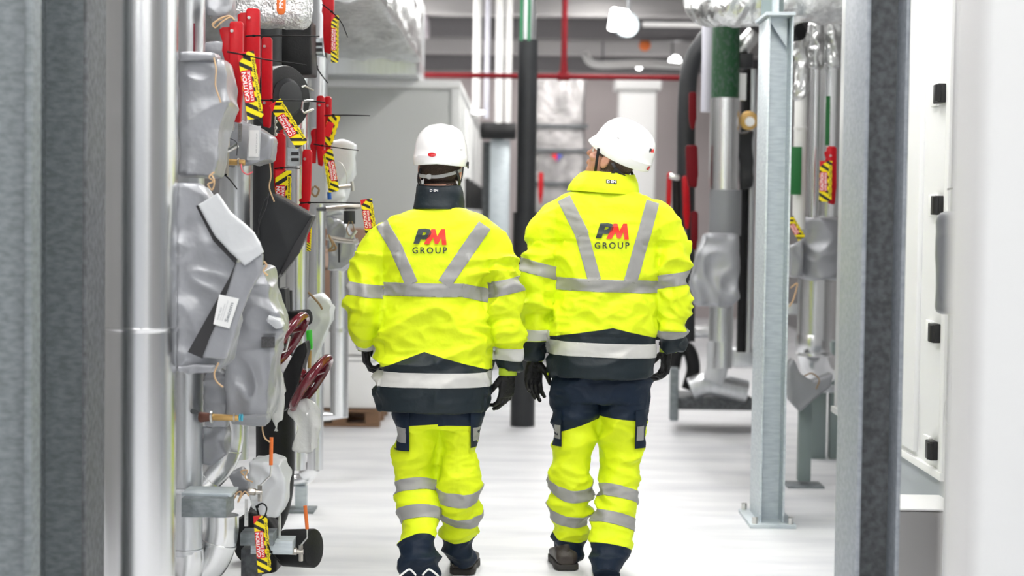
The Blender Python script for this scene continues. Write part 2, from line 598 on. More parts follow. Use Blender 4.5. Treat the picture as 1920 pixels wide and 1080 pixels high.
GLOVE = mat('black work glove', (0.007, 0.007, 0.008), 0.5, spec=0.35, bump=0.5, bscale=70)
BOOTB = mat('dark brown boot leather', (0.045, 0.035, 0.03), 0.45, bump=0.3, bscale=60)
BOOTK = mat('black boot', (0.012, 0.012, 0.013), 0.4)
SOLE = mat('boot rubber sole', (0.03, 0.027, 0.025), 0.7)
HELM = mat('white helmet shell', (0.90, 0.90, 0.90), 0.25, coat=0.4)
HELMB = mat('white helmet band', (0.84, 0.84, 0.83), 0.4)
STRAPG = mat('grey webbing', (0.38, 0.38, 0.38), 0.6)
REDB = mat('red badge', (0.6, 0.01, 0.015), 0.3)
REDL = mat('red print', (0.88, 0.03, 0.012), 0.5)
INKD = mat('charcoal print', (0.02, 0.035, 0.035), 0.5)
EYEM = mat('eye', (0.8, 0.8, 0.78), 0.1)

def cap_chain(bm, pts, n=16):
    """tapered round limb through (point, radius), ends rounded"""
    P = [V(p) for p, r in pts]
    Rr = [r for p, r in pts]
    rings = []
    u = None
    m = len(P)
    for i in range(m):
        d = (P[min(i + 1, m - 1)] - P[max(i - 1, 0)]).normalized()
        if u is None: u = frame_of(d)[0]
        u = (u - d * u.dot(d)).normalized()
        v = d.cross(u)
        if i == 0:
            for a in (80, 50, 20):
                rings.append(ring(P[0] - d * Rr[0] * math.sin(R(a)), u, v, Rr[0] * math.cos(R(a)), Rr[0] * math.cos(R(a)), n))
        rings.append(ring(P[i], u, v, Rr[i], Rr[i], n))
        if i == m - 1:
            for a in (20, 50, 80):
                rings.append(ring(P[i] + d * Rr[i] * math.sin(R(a)), u, v, Rr[i] * math.cos(R(a)), Rr[i] * math.cos(R(a)), n))
    add_loft(bm, rings)

def limb(bm, spec, n=24):
    """spec: (point, half width, half depth); rings square to the path, flat ends"""
    P = catmull([s[0] for s in spec], 5)
    m = len(P)
    A = catmull([V((s[1], s[2], 0)) for s in spec], 5)
    rings = []
    for i, p in enumerate(P):
        d = (P[min(i + 1, m - 1)] - P[max(i - 1, 0)]).normalized()
        u = V((1, 0, 0)); u = (u - d * u.dot(d)).normalized()
        v = d.cross(u)
        rings.append(ring(p, u, v, A[i].x, A[i].y, n))
    add_loft(bm, rings)

def torso(bm, spec, p=2.4, n=40):
    """spec: (py, x left, x right, half depth, dy, Y)"""
    P = []
    for py, xl, xr, hd, dy, Y in spec:
        P.append((W((xl + xr) / 2, py, Y) + V((0, dy, 0)), S((xr - xl) / 2, Y), hd))
    C = catmull([q[0] for q in P], 4)
    A = catmull([V((q[1], q[2], 0)) for q in P], 4)
    add_loft(bm, [ring(c, V((1, 0, 0)), V((0, 1, 0)), a.x, a.y, n, p) for c, a in zip(C, A)])

def piece(src, name, m, parent, planes, filt, off=0.003, sharp=60):
    """cut a patch out of a finished garment surface between planes, lay it just outside"""
    bm = NB()
    src.normal_update()
    mp = {}
    for f in src.faces:
        if filt(f.calc_center_median(), f.normal):
            vs = []
            for v in f.verts:
                if v not in mp:
                    mp[v] = bm.verts.new(v.co + v.normal * off)
                vs.append(mp[v])
            bm.faces.new(vs)
    for co, no in planes:
        g = bm.verts[:] + bm.edges[:] + bm.faces[:]
        bmesh.ops.bisect_plane(bm, geom=g, dist=1e-6, plane_co=co, plane_no=no, clear_outer=True)
    if not bm.faces:
        return None
    # a real edge thickness
    be = [e for e in bm.edges if len(e.link_faces) == 1]
    bm.normal_update()
    r = bmesh.ops.extrude_edge_only(bm, edges=be)
    for v in [x for x in r['geom'] if isinstance(x, bmesh.types.BMVert)]:
        nn = V((0, 0, 0))
        for e in v.link_edges:
            o = e.other_vert(v)
            if o.normal.length > 0.5 and (o.co - v.co).length < 1e-7: nn = o.normal
        v.co -= nn * (off + 0.002)
    return link(name, bm, m, parent, sharp=sharp, normals=False)

def two_tone(bm, planes, test):
    """cut crisp colour borders; faces passing test take the second material"""
    for co, no in planes:
        bmesh.ops.bisect_plane(bm, geom=bm.verts[:] + bm.edges[:] + bm.faces[:], dist=1e-6, plane_co=co, plane_no=no)
    for f in bm.faces:
        k = test(f.calc_center_median())
        f.material_index = k

def line_planes(x0, y0, x1, y1, w, Y):
    """two planes (seen edge on) bounding a strip of w px about a line, plus its two ends"""
    a, b = W(x0, y0, Y), W(x1, y1, Y)
    d = (b - a).normalized()
    no = V((d.z, 0, -d.x)).normalized()
    h = S(w / 2, Y)
    return [(a + no * h, no), (a - no * h, -no), (a, -d), (b, d)]

LOGO_P = [[(568, 920), (600, 824), (650, 822), (682, 828), (692, 846), (684, 872), (662, 890), (632, 892), (618, 890), (608, 920)],
          [(628, 866), (646, 864), (656, 856), (656, 848), (650, 846), (634, 846)]]
LOGO_M = [[(640, 924), (690, 826), (718, 826), (731, 874), (757, 826), (784, 826), (795, 928), (764, 928), (760, 876), (738, 922), (716, 922), (704, 880), (676, 924)]]

def flip(loops):
    return [[(x, -y) for x, y in lp] for lp in loops]

def logo(bvh, parent, x0, y0, x1, y1, Y, group_y=None, off=0.006, dirv=V((0, 1, 0)), name='logo_print', cam_fn=None, sub=0.006):
    kx = (x1 - x0) / (795.0 - 568.0); ky = (y1 - y0) / (928.0 - 822.0)
    def fn(X, Yv):
        px = x0 + (X - 568) * kx
        py = y0 + (-Yv - 822) * ky
        o = W(px, py, Y)
        if cam_fn: return cam_fn(px, py)
        hit = bvh.ray_cast(o - dirv * 1.0, dirv)
        return (hit[0] if hit[0] else o) - dirv * off
    put_flat(name, [shape2d(flip(LOGO_P))], fn, INKD, parent, sub)
    put_flat(name, [shape2d(flip(LOGO_M))], fn, REDL, parent, sub)
    if group_y:
        ta, tb = group_y
        sh = fit(text2d('GROUP', 1.0, 0.02, 1.35), x0 - 2, -tb, x1 + 1, -ta)
        def fg(X, Yv):
            o = W(X, -Yv, Y)
            hit = bvh.ray_cast(o - dirv * 1.0, dirv)
            return (hit[0] if hit[0] else o) - dirv * off
        put_flat('lettering', [sh], fg, INKD, parent, S(2.5, Y) * 300)

def bvh_of(bm):
    bm.normal_update()
    return BVHTree.FromBMesh(bm)

def hand(parent, wrist, dirf, palm_n, side, curl=(20, 28, 34, 40), thumb_out=38, L=0.19, name='glove', spread=1.4, thumb_curl=18):
    """dirf: along the fingers; palm_n: out of the palm; side: towards the thumb"""
    y = V(dirf).normalized()
    z = -(V(palm_n) - y * V(palm_n).dot(y)).normalized()      # back of hand
    x = V(side); x = (x - y * x.dot(y) - z * x.dot(z)).normalized()
    k = L / 0.19
    wr = V(wrist)
    def T(a, b, c):
        return wr + (x * a + y * b + z * c) * k
    bm = NB()
    # palm
    rings = []
    for b, hw, hd, cz in ((-0.045, 0.030, 0.026, 0), (-0.01, 0.031, 0.023, 0), (0.02, 0.038, 0.019, 0), (0.055, 0.044, 0.017, 0), (0.085, 0.044, 0.015, 0), (0.098, 0.040, 0.012, 0)):
        rings.append(ring(T(0, b, cz), x, z, hw * k, hd * k, 20, 2.6))
    add_loft(bm, rings)
    fx = (0.032, 0.0105, -0.0115, -0.032)
    fl = ((0.040, 0.026, 0.020), (0.045, 0.030, 0.022), (0.042, 0.027, 0.021), (0.032, 0.020, 0.018))
    for i in range(4):
        base = T(fx[i], 0.088 - 0.004 * abs(i - 1), 0)
        a = 0.0
        sp = R((1.3 - i) * spread)
        pts = [(base - (y * 0.02) * k, 0.0105 * k), (base, 0.0105 * k)]
        p = base
        for j, sl in enumerate(fl[i]):
            a += R(curl[i] * (0.7, 1.15, 0.8)[j])
            d = (y * math.cos(a) - z * math.sin(a)) * math.cos(sp) + x * math.sin(sp)
            p = p + d * sl * k
            pts.append((p, (0.0102, 0.0095, 0.0086)[j] * k))
        cap_chain(bm, pts, 12)
    # thumb leaves the side of the palm near its base
    to, tc = R(thumb_out), R(thumb_curl)
    b = T(0.024, 0.012, -0.006)
    d1 = (y * math.cos(to) + x * math.sin(to) - z * 0.45).normalized()
    d2 = (y * math.cos(to * 0.45) + x * math.sin(to * 0.45) - z * (0.45 + tc * 0.6)).normalized()
    d3 = (y * 1.0 + x * 0.05 - z * (0.45 + tc)).normalized()
    p1 = b + d1 * 0.042 * k; p2 = p1 + d2 * 0.034 * k; p3 = p2 + d3 * 0.026 * k
    cap_chain(bm, [(b, 0.017 * k), (p1, 0.0135 * k), (p2, 0.0115 * k), (p3, 0.0095 * k)], 14)
    bm = remesh(bm, 0.0028, 3)
    wrinkle(bm, 0.0012, (60, 60, 60))
    g = link(name, bm, GLOVE, parent, sharp=70)
    return g

def head_shapes(bm, T):
    """T maps head coordinates (x right, y face, z up; origin mid skull) to the place"""
    def ell(c, r, n=20):
        rs = []
        for i in range(1, 12):
            a = -math.pi / 2 + math.pi * i / 12
            rs.append([T(c[0] + r[0] * math.cos(a) * math.cos(t), c[1] + r[1] * math.cos(a) * math.sin(t), c[2] + r[2] * math.sin(a))
                       for t in (2 * math.pi * k / n for k in range(n))])
        add_loft(bm, rs)
    ell((0, -0.012, 0.025), (0.077, 0.092, 0.088))          # skull
    ell((0, 0.018, -0.028), (0.064, 0.066, 0.082))          # face
    ell((0, 0.038, -0.078), (0.044, 0.040, 0.036))          # jaw
    ell((0, 0.066, -0.094), (0.020, 0.014, 0.016))          # chin
    ell((0, 0.074, 0.020), (0.056, 0.014, 0.012))           # brow
    for s in (-1, 1):
        ell((s * 0.044, 0.052, -0.022), (0.022, 0.022, 0.018))   # cheek
        ell((s * 0.076, -0.012, -0.012), (0.010, 0.018, 0.031))  # ear
        ell((s * 0.083, -0.020, -0.002), (0.005, 0.013, 0.024))
        ell((s * 0.031, 0.066, 0.004), (0.014, 0.010, 0.008))    # lids
    ell((0, 0.084, -0.006), (0.009, 0.014, 0.026))          # nose bridge
    ell((0, 0.096, -0.024), (0.015, 0.014, 0.012))          # nose tip
    ell((0, 0.082, -0.052), (0.024, 0.008, 0.006))          # lips
    ell((0, 0.081, -0.061), (0.021, 0.008, 0.007))

def head_xf(center, yaw, pitch, roll, k=1.0):
    M = Matrix.Rotation(R(yaw), 3, 'Z') @ Matrix.Rotation(R(pitch), 3, 'X') @ Matrix.Rotation(R(roll), 3, 'Y')
    c = V(center)
    def T(x, y, z):
        return c + (M @ V((x, y, z))) * k
    return T, M

def helmet(T, M, parent, kx, ky, kz, logo_side=False, peak=0.035):
    """safety helmet: shell, band, peak, badge, vents and harness, in head coordinates"""
    hp = parent
    n = 56
    prof = [(-0.038, 1.0), (-0.034, 1.02), (-0.012, 1.03), (0.004, 1.032), (0.008, 1.012), (0.03, 0.99), (0.05, 0.965), (0.07, 0.92), (0.088, 0.85), (0.104, 0.745), (0.117, 0.61), (0.127, 0.44), (0.132, 0.25), (0.134, 0.08)]
    bm = NB()
    rs = []
    def P(t, h, s):
        cx, sy = math.cos(t), math.sin(t)     # sy>0 front
        low = max(0.0, (0.012 - h) / 0.046)
        x = kx * s * cx
        y = ky * s * sy - 0.012
        # short peak at the front, rim lifted over the ears and at the nape middle
        if sy > 0.3: y += peak * low * ((sy - 0.3) / 0.7) ** 1.5
        z = h * kz
        z += low * (0.010 * max(0, sy) ** 2 + 0.008 * (1 - abs(cx)) * (sy < 0))
        # lengthwise ribs on the crown
        if h > 0.05:
            z += 0.0030 * math.exp(-((x - 0.0) / 0.018) ** 2) + 0.0022 * math.exp(-((abs(x) - 0.048) / 0.012) ** 2)
        return T(x, y, z)
    for h, s in prof:
        rs.append([P(2 * math.pi * k / n, h, s) for k in range(n)])
    add_loft(bm, rs, caps=False)
    top = bm.verts.new(T(0, -0.012, 0.1365 * kz))
    bm.verts.ensure_lookup_table()
    last = [bm.verts[i] for i in range((len(prof) - 1) * n, len(prof) * n)]
    for i in range(n):
        bm.faces.new((last[i], last[(i + 1) % n], top))
    # inner rim
    first = [bm.verts[i] for i in range(n)]
    inn = [bm.verts.new(P(2 * math.pi * k / n, -0.030, 0.955)) for k in range(n)]
    inn2 = [bm.verts.new(P(2 * math.pi * k / n, 0.03, 0.90)) for k in range(n)]
    for i in range(n):
        j = (i + 1) % n
        bm.faces.new((first[j], first[i], inn[i], inn[j]))
        bm.faces.new((inn[j], inn[i], inn2[i], inn2[j]))
    bm.faces.new(inn2)
    bv = bvh_of(bm)
    shell = link('helmet', bm, HELM, hp, sharp=32)
    tagp = shell
    def on(xa, za, side):
        # point on the shell seen along head axis 'side'
        d = M @ V(side)
        u = M @ V((0, 0, 1)).cross(V(side))
        o = T(0, -0.012, za) + u * xa
        h = bv.ray_cast(o + d * 0.5, -d)
        return (h[0] if h[0] else o + d * 0.12) + d * 0.0012
    def patch(name, xa, za, w, h, side, m, oval=True, sk=0):
        pts = []
        for k in range(20):
            t = 2 * math.pi * k / 20
            a, b = math.cos(t), math.sin(t)
            if not oval:
                q = max(abs(a), abs(b)); a, b = a / q, b / q
            pts.append((a * w / 2 + sk * b, b * h / 2))
        put_flat(name, [([V((x, y, 0)) for x, y in pts], [tuple(range(20))])], lambda X, Y: on(xa + X, za + Y, side), m, tagp, 0.004)
    return shell, on, patch, bv

def boot(parent, heel, yaw, pitch, m, w=0.052, L=0.30, name='boot', collar=0.10, toe_side=0.0):
    """heel: point under the back of the sole; boot points away along +Y turned by yaw"""
    M = Matrix.Rotation(R(yaw), 3, 'Z') @ Matrix.Rotation(R(pitch), 3, 'X')
    h = V(heel)
    T = lambda x, y, z: h + M @ V((x, y, z))
    bm = NB()
    rs = []
    for y, hw, top in ((0.004, 0.6, 0.06), (0.02, 0.78, 0.085), (0.06, 0.84, 0.10), (0.10, 0.86, 0.095), (0.15, 0.92, 0.08), (0.20, 1.0, 0.065), (0.25, 0.96, 0.055), (0.285, 0.72, 0.045), (0.298, 0.4, 0.035)):
        zz = 0.018
        r = []
        for k in range(20):
            t = 2 * math.pi * k / 20
            cx, sx = math.cos(t), math.sin(t)
            r.append(T(w * hw * math.copysign(abs(cx) ** 0.75, cx), y * L / 0.3, zz + (top - zz) * (0.5 + 0.5 * math.copysign(abs(sx) ** 0.75, sx))))
        rs.append(r)
    add_loft(bm, rs)
    u, v = M @ V((1, 0, 0)), M @ V((0, 1, 0))
    add_loft(bm, [ring(T(0, 0.055, z), u, v, a, b, 20) for z, a, b in ((0.03, 0.038, 0.044), (0.07, 0.036, 0.042), (0.09 + collar, 0.034, 0.040))])
    bm = remesh(bm, 0.005, 3)
    b = link(name, bm, m, parent, sharp=60)
    bm = NB()
    out = []
    for y, hw in ((0.0, 0.62), (0.02, 0.86), (0.07, 0.9), (0.13, 0.86), (0.2, 1.05), (0.26, 0.98), (0.295, 0.62), (0.305, 0.3)):
        out.append((w * hw, y * L / 0.3))
    pts = [T(x, y, 0.0) for x, y in out] + [T(-x, y, 0.0) for x, y in reversed(out)]
    add_prism(bm, pts, M @ V((0, 0, 0.024)), bevel=0.004)
    link('sole', bm, SOLE, b)
    return b
def sgnx(p, cx):
    return p.x - cx

# ================================================================ person on the left
YA = 7.18
pa = empty('person', (W(820, 900, YA).x, YA, 0), 'person in yellow jacket with dark collar and white helmet, walking straight ahead', 'person')
# --- body, one continuous surface under the clothes
bm = NB()
hc = W(826, 318, YA + 0.02)
TA, MA = head_xf(hc, -4, -2, 1.5, 1.0)
head_shapes(bm, TA)
torso(bm, [(345, 795, 855, 0.06, 0.0, YA), (375, 793, 860, 0.062, 0, YA), (400, 775, 880, 0.07, 0, YA), (430, 735, 905, 0.085, 0, YA), (520, 745, 895, 0.09, 0, YA), (620, 750, 885, 0.085, 0, YA), (740, 755, 880, 0.075, 0, YA)], p=2.2)
sh_l = [(W(735, 440, YA), 0.034, 0.034), (W(702, 490, YA), 0.032, 0.032), (W(684, 550, YA - .03), 0.028, 0.028), (W(683, 590, YA - .02), 0.026, 0.026), (W(687, 625, YA + .08), 0.025, 0.025)]
sh_r = [(W(905, 435, YA), 0.036, 0.036), (W(935, 500, YA), 0.034, 0.034), (W(950, 590, YA - .04), 0.031, 0.031), (W(953, 672, YA + .03), 0.03, 0.03)]
limb(bm, sh_l); limb(bm, sh_r)
HA_L = (784, 1075); 
legAL = [(W(787, 770, YA), 0.066, 0.066), (W(780, 880, YA + 0.02), 0.042, 0.042), (W(783, 960, YA - 0.06), 0.042, 0.042), (W(787, 1040, YA - 0.19), 0.03, 0.03)]
legAR = [(W(862, 770, YA), 0.066, 0.066), (W(860, 900, YA - 0.02), 0.042, 0.042), (W(862, 960, YA + 0.03), 0.042, 0.042), (W(866, 1050, YA + 0.16), 0.04, 0.04)]
limb(bm, legAL); limb(bm, legAR)
bm = remesh(bm, 0.004, 3)
bodyA = bm.copy()
ob = link('body', bm, SKIN, pa, sharp=60)
# hair: cut from the head surface, thickened
def hair_from(src, T, M, m, parent, top=0.20, bot=-0.052, thick=0.006, off_c=0.0):
    inv = M.inverted()
    c0 = T(0, 0, 0)
    def loc(p): return inv @ (p - c0)
    def fl(p, n):
        q = loc(p)
        if abs(q.x) > 0.1 or q.length > 0.16: return False
        if q.z < bot or q.z > top: return False
        if q.y > 0.035: return q.z > 0.055
        if abs(q.x) > 0.0735 and -0.045 < q.z < 0.022 and q.y > -0.036: return False   # ears
        if q.y > -0.005 and q.z < 0.0: return False
        return q.z > bot + 0.03 * max(0, q.y) / 0.05
    return piece(src, 'hair', m, parent, [], fl, off=thick, sharp=80)
hair_from(bodyA, TA, MA, HAIR, pa, bot=-0.060)
eyes = []
for (T, par) in ((TA, pa),):
    for s in (-1, 1):
        b = NB(); add_lathe(b, T(s * 0.031, 0.060, 0.002), MA @ V((0, 1, 0)), [(0, .002), (.004, .009), (.010, .0115), (.016, .009), (.0195, .002)], 14); link('eye', b, EYEM, par)

# --- jacket
bm = NB()
torso(bm, [(388, 785, 868, 0.085, 0.0, YA), (402, 748, 900, 0.10, 0, YA), (420, 722, 924, 0.118, 0, YA), (450, 712, 930, 0.135, 0, YA), (500, 714, 924, 0.145, 0, YA),
           (550, 718, 917, 0.15, 0, YA), (600, 712, 920, 0.15, 0, YA), (650, 706, 924, 0.155, 0, YA), (700, 706, 918, 0.165, 0, YA), (740, 706, 913, 0.17, 0, YA), (768, 708, 911, 0.17, 0, YA)], p=2.5)
slAL = [(W(752, 440, YA), 0.055, 0.07), (W(722, 452, YA), 0.070, 0.080), (W(703, 480, YA), 0.074, 0.08), (W(690, 525, YA - .01), 0.072, 0.076), (W(684, 575, YA - .05), 0.074, 0.076), (W(686, 605, YA), 0.066, 0.07), (W(687, 636, YA + .09), 0.050, 0.054)]
slAR = [(W(884, 438, YA), 0.055, 0.07), (W(912, 450, YA), 0.070, 0.080), (W(930, 480, YA), 0.073, 0.08), (W(941, 530, YA - .02), 0.068, 0.074), (W(949, 585, YA - .04), 0.070, 0.074), (W(952, 625, YA - .01), 0.062, 0.066), (W(954, 655, YA + .02), 0.052, 0.056), (W(953, 692, YA + .04), 0.043, 0.046)]
limb(bm, slAL); limb(bm, slAR)
bm = remesh(bm, 0.0065, 5)
cxA = W(815, 550, YA).x
zc = W(815, 520, YA).z
def maskA(p):
    k = 1.0
    if abs(p.x - cxA) < 0.13 and p.y < YA and p.z > W(815, 535, YA).z: k = 0.35
    if p.z < W(815, 690, YA).z: k = 0.5
    if abs(p.x - cxA) > 0.2: k = 1.5
    if p.z > W(815, 475, YA).z: k = min(k, 0.5)
    return k
wrinkle(bm, 0.020, (5, 5, 9), Matrix.Rotation(R(28), 3, 'Y'), maskA, 1.3, 0.007)
jacketA = bm.copy()
# navy hem with a peaked upper edge, navy cuffs
def hem_planes(xl, yl, xm, ym, xr, yr, Y):
    a, b, c = W(xl, yl, Y), W(xm, ym, Y), W(xr, yr, Y)
    out = []
    for p, q in ((a, b), (b, c)):
        d = (q - p).normalized()
        out.append((p, V((d.z, 0, -d.x)).normalized()))
    return out, (a, b, c)
pl, (ha, hb, hcc) = hem_planes(706, 690, 799, 655, 925, 693, YA)
def under(p, a, b, c):
    if p.x < b.x: z = a.z + (b.z - a.z) * (p.x - a.x) / (b.x - a.x)
    else: z = b.z + (c.z - b.z) * (p.x - b.x) / (c.x - b.x)
    return p.z < z
cuffL, cuffR = W(692, 632, YA + .08), W(953, 668, YA + .03)
cl_n = (W(693, 632, YA + .10) - W(690, 603, YA)).normalized()
cr_n = V((0, 0.15, -1)).normalized()
xl_lim, xr_lim = W(707, 650, YA).x, W(926, 650, YA).x
def tA(p):
    if p.z < ha.z and p.x < xr_lim - 0.005: return 1
    if p.x > xr_lim - 0.005 and p.z < W(0, 0, YA).z * 0 + cuffR.z and (p - cuffR).length < 0.16: return 1 if (p - cuffR).dot(cr_n) > 0 else 0
    if p.x > xr_lim + 0.002: return 0
    if p.x < xl_lim: return 1 if ((p - cuffL).dot(cl_n) > 0.0 and (p - cuffL).length < 0.1) else 0
    return 1 if under(p, ha, hb, hcc) and p.z < ha.z + 0.1 else 0
bm2 = bm
two_tone(bm2, [(ha, V((0, 0, 1)))] + pl + [(cuffR, cr_n), (cuffL, cl_n)], tA)
jk = link('jacket', bm2, [HIVIS, NAVY], pa, sharp=70)
bvA = bvh_of(jacketA)
tor = lambda p, n: xl_lim - 0.02 < p.x < xr_lim + 0.02
back = lambda p, n: n.y < 0.05 and p.y < YA + 0.03
# reflective tapes
def band_planes(xa, ya, xb, yb, w, Y, nrm=None):
    a, b = W(xa, ya, Y), W(xb, yb, Y)
    d = (b - a).normalized()
    no = nrm or V((-d.z, 0, d.x)).normalized()
    if no.z < 0: no = -no
    h = S(w / 2, Y); m_ = (a + b) / 2
    return [(m_ + no * h, no), (m_ - no * h, -no)]
tx0, tx1 = W(722, 540, YA).x, W(916, 548, YA).x
piece(jacketA, 'reflective_tape', TAPE, jk, band_planes(720, 540, 870, 542, 25, YA) + [(V((W(870, 540, YA).x, 0, 0)), V((1, 0, 0)))], lambda p, n: tx0 < p.x < tx1 and p.z > W(0, 600, YA).z and p.z < W(0, 480, YA).z, 0.003)
piece(jacketA, 'reflective_tape', TAPE, jk, band_planes(870, 542, 916, 553, 25, YA) + [(V((W(870, 540, YA).x, 0, 0)), V((-1, 0, 0)))], lambda p, n: p.y < YA + 0.05 and tx0 < p.x < tx1 and p.z > W(0, 600, YA).z and p.z < W(0, 480, YA).z, 0.003)
piece(jacketA, 'reflective_tape', TAPEL, jk, band_planes(706, 706, 912, 708, 27, YA), lambda p, n: xl_lim - 0.03 < p.x < xr_lim - 0.01 and p.z < W(0, 650, YA).z, 0.003)
VT = lambda p, n: n.y < 0.35 and p.y < YA + 0.06 and p.z > W(0, 560, YA).z
piece(jacketA, 'reflective_tape', TAPE, jk, line_planes(717, 418, 750, 470, 24, YA), VT, 0.0034)
piece(jacketA, 'reflective_tape', TAPE, jk, line_planes(742, 455, 776, 530, 24, YA), VT, 0.0032)
piece(jacketA, 'reflective_tape', TAPE, jk, line_planes(910, 422, 836, 530, 26, YA), VT, 0.0034)
def sleeve_tape(src, jk, c, n, h, filt, m, off=0.003):
    c, n = V(c), V(n).normalized()
    return piece(src, 'reflective_tape', m, jk, [(c + n * h, n), (c - n * h, -n)], lambda p, nn: (p - c).length < 0.17 and filt(p), off)
sleeve_tape(jacketA, jk, W(690, 543, YA - .02), V((-0.12, 0, -1)), S(12, YA), lambda p: p.x < tx0 - 0.004, TAPE)
sleeve_tape(jacketA, jk, W(944, 538, YA - .02), V((0.22, 0, -1)), S(14, YA), lambda p: p.x > tx1 + 0.004, TAPE)
sleeve_tape(jacketA, jk, W(694, 622, YA + .06), cl_n, S(9, YA), lambda p: p.x < xl_lim, TAPEL)
sleeve_tape(jacketA, jk, W(953, 660, YA + .03), cr_n, S(12, YA), lambda p: p.x > xr_lim - 0.004, TAPEL)
# shoulder piping, waist seam
logo(bvA, jk, 779, 428, 840, 458, YA, (462, 474))
# collar
bm = NB()
rs = []
ca = W(823, 372, YA)
for zpx, hx, hy, dz in ((392, 48, .095, 0), (384, 47, .092, 0), (366, 46, .088, 0), (352, 43, .084, 0), (346, 41, .080, 0)):
    c = W(823, zpx, YA)
    rs.append(ring(c, V((1, 0, 0)), V((0, 1, 0)), S(hx, YA), hy, 40, 2.3))
for zpx, hx, hy in ((347, 36, .072), (362, 36, .072)):
    rs.append(ring(W(823, zpx, YA), V((1, 0, 0)), V((0, 1, 0)), S(hx, YA), hy, 40, 2.3))
add_loft(bm, rs, caps=False)
bmesh.ops.subdivide_edges(bm, edges=bm.edges[:], cuts=2, use_grid_fill=True)
wrinkle(bm, 0.006, (6, 6, 14), None, None, 4.0)
bvc = bvh_of(bm)
colr = link('collar', bm, NAVY, pa, sharp=60)
def on_bvh(bv, Y, off=0.002):
    def fn(px, py):
        o = W(px, -py, Y)
        h = bv.ray_cast(o - V((0, 1, 0)), V((0, 1, 0)))
        return (h[0] if h[0] else o) - V((0, off, 0))
    return fn
put_flat('collar_label', [shape2d([[(806, -354), (825, -354), (825, -361), (806, -361)]])], on_bvh(bvc, YA), NAVYT, colr, 2.5)
put_flat('lettering', [fit(text2d('D EN', 1, 0.03), 808, -360, 823, -355)], on_bvh(bvc, YA, 0.0035), INKW, colr, 3)

# helmet
hT, hM = head_xf(W(827, 294, YA + 0.01), -4, 2, 1.0)
sh, on, patch, bvh_ = helmet(hT, hM, pa, 0.1045, 0.134, 0.96)
patch('badge', -0.019, 0.008, 0.034, 0.016, (0, -1, 0), REDB)
patch('vent', 0.088, 0.03, 0.010, 0.005, (0, -1, 0), STRAPG)
patch('band', 0.0, 0.0, 0.002, 0.002, (0, -1, 0), HELMB)
# harness: nape strap with buckle, chin webbing either side
def head_strap(pts, w, m, T, bodybm, name, th=0.0018, par=None):
    bm = NB()
    P = catmull([T(*p) for p in pts], 6)
    c0 = T(0, 0, pts[0][2] * 0)
    L = []
    for i, p in enumerate(P):
        d = (P[min(i + 1, len(P) - 1)] - P[max(0, i - 1)]).normalized()
        out = (p - c0); out = (out - d * out.dot(d)).normalized()
        s = d.cross(out)
        L.append([p + s * w / 2 + out * th, p - s * w / 2 + out * th, p - s * w / 2 - out * th, p + s * w / 2 - out * th])
    add_loft(bm, L)
    return link(name, bm, m, par)
head_strap([(-0.083, -0.035, -0.02), (-0.070, -0.072, -0.030), (-0.035, -0.100, -0.035), (0.0, -0.106, -0.034), (0.035, -0.100, -0.026), (0.070, -0.072, -0.012), (0.086, -0.03, 0.0)], 0.013, STRAPG, TA, None, 'nape_strap', par=sh)
b = NB(); add_cyl(b, TA(-0.030, -0.103, -0.035), TA(-0.032, -0.113, -0.035), 0.011, n=18, bevel=0.002); link('buckle', b, STRAPG, sh)
for s in (-1, 1):
    head_strap([(s * 0.070, -0.074, -0.005), (s * 0.079, -0.058, -0.03), (s * 0.081, -0.035, -0.058), (s * 0.070, -0.01, -0.085)], 0.011, BLKP, TA, None, 'chin_strap', par=sh)
    head_strap([(s * 0.086, 0.035, 0.02), (s * 0.085, 0.02, -0.02), (s * 0.080, 0.01, -0.05), (s * 0.067, 0.0, -0.088)], 0.011, BLKP, TA, None, 'chin_strap', par=sh)
b = NB(); add_box(b, hT(0.111, -0.028, -0.03), (0.006, 0.03, 0.028), bevel=0.002); link('strap_clip', b, BLKP, sh)

# --- trousers
def trousers(name, parent, hips, legs, seed, Y, m=(HIVIS, NAVYT)):
    bm = NB()
    torso(bm, hips, p=2.3)
    for lg in legs: limb(bm, lg)
    bm = remesh(bm, 0.0062, 4)
    wrinkle(bm, 0.018, (4.5, 4.5, 10), Matrix.Rotation(R(-24), 3, 'Y'), None, seed, 0.006)
    return bm
tAL = [(W(785, 775, YA), S(46, YA), 0.10), (W(782, 830, YA), S(44, YA), 0.095), (W(777, 885, YA + .02), S(43, YA), 0.088), (W(781, 925, YA - .01), S(40, YA), 0.08), (W(784, 965, YA - .07), S(37, YA), 0.078), (W(785, 1010, YA - .14), S(36, YA), 0.076), (W(787, 1050, YA - .20), S(37, YA), 0.078), (W(787, 1072, YA - .24), S(37, YA), 0.08)]
tAR = [(W(862, 775, YA), S(44, YA), 0.10), (W(861, 830, YA), S(37, YA), 0.095), (W(860, 885, YA - .01), S(39, YA), 0.088), (W(862, 925, YA - .02), S(41, YA), 0.082), (W(862, 965, YA + .02), S(39, YA), 0.078), (W(860, 1005, YA + .08), S(34, YA), 0.074), (W(864, 1048, YA + .14), S(28, YA), 0.07)]
bm = trousers('trousers', pa, [(740, 725, 900, 0.13, 0, YA), (770, 738, 908, 0.13, 0, YA), (800, 740, 905, 0.125, 0, YA)], [tAL, tAR], 2.2, YA)
trA = bm.copy()
xmA = W(826, 850, YA).x
nL = (tAL[-1][0] - tAL[3][0]).normalized(); nR = (tAR[-1][0] - tAR[3][0]).normalized()
hemL, hemR = W(786, 1014, YA - .17), W(860, 1003, YA + .07)
topL, topR = W(785, 792, YA), W(862, 806, YA)
nT = V((0, 0, 1)); nTL = V((-0.10, 0, 1)).normalized(); nTR = V((-0.05, 0.25, 1)).normalized()
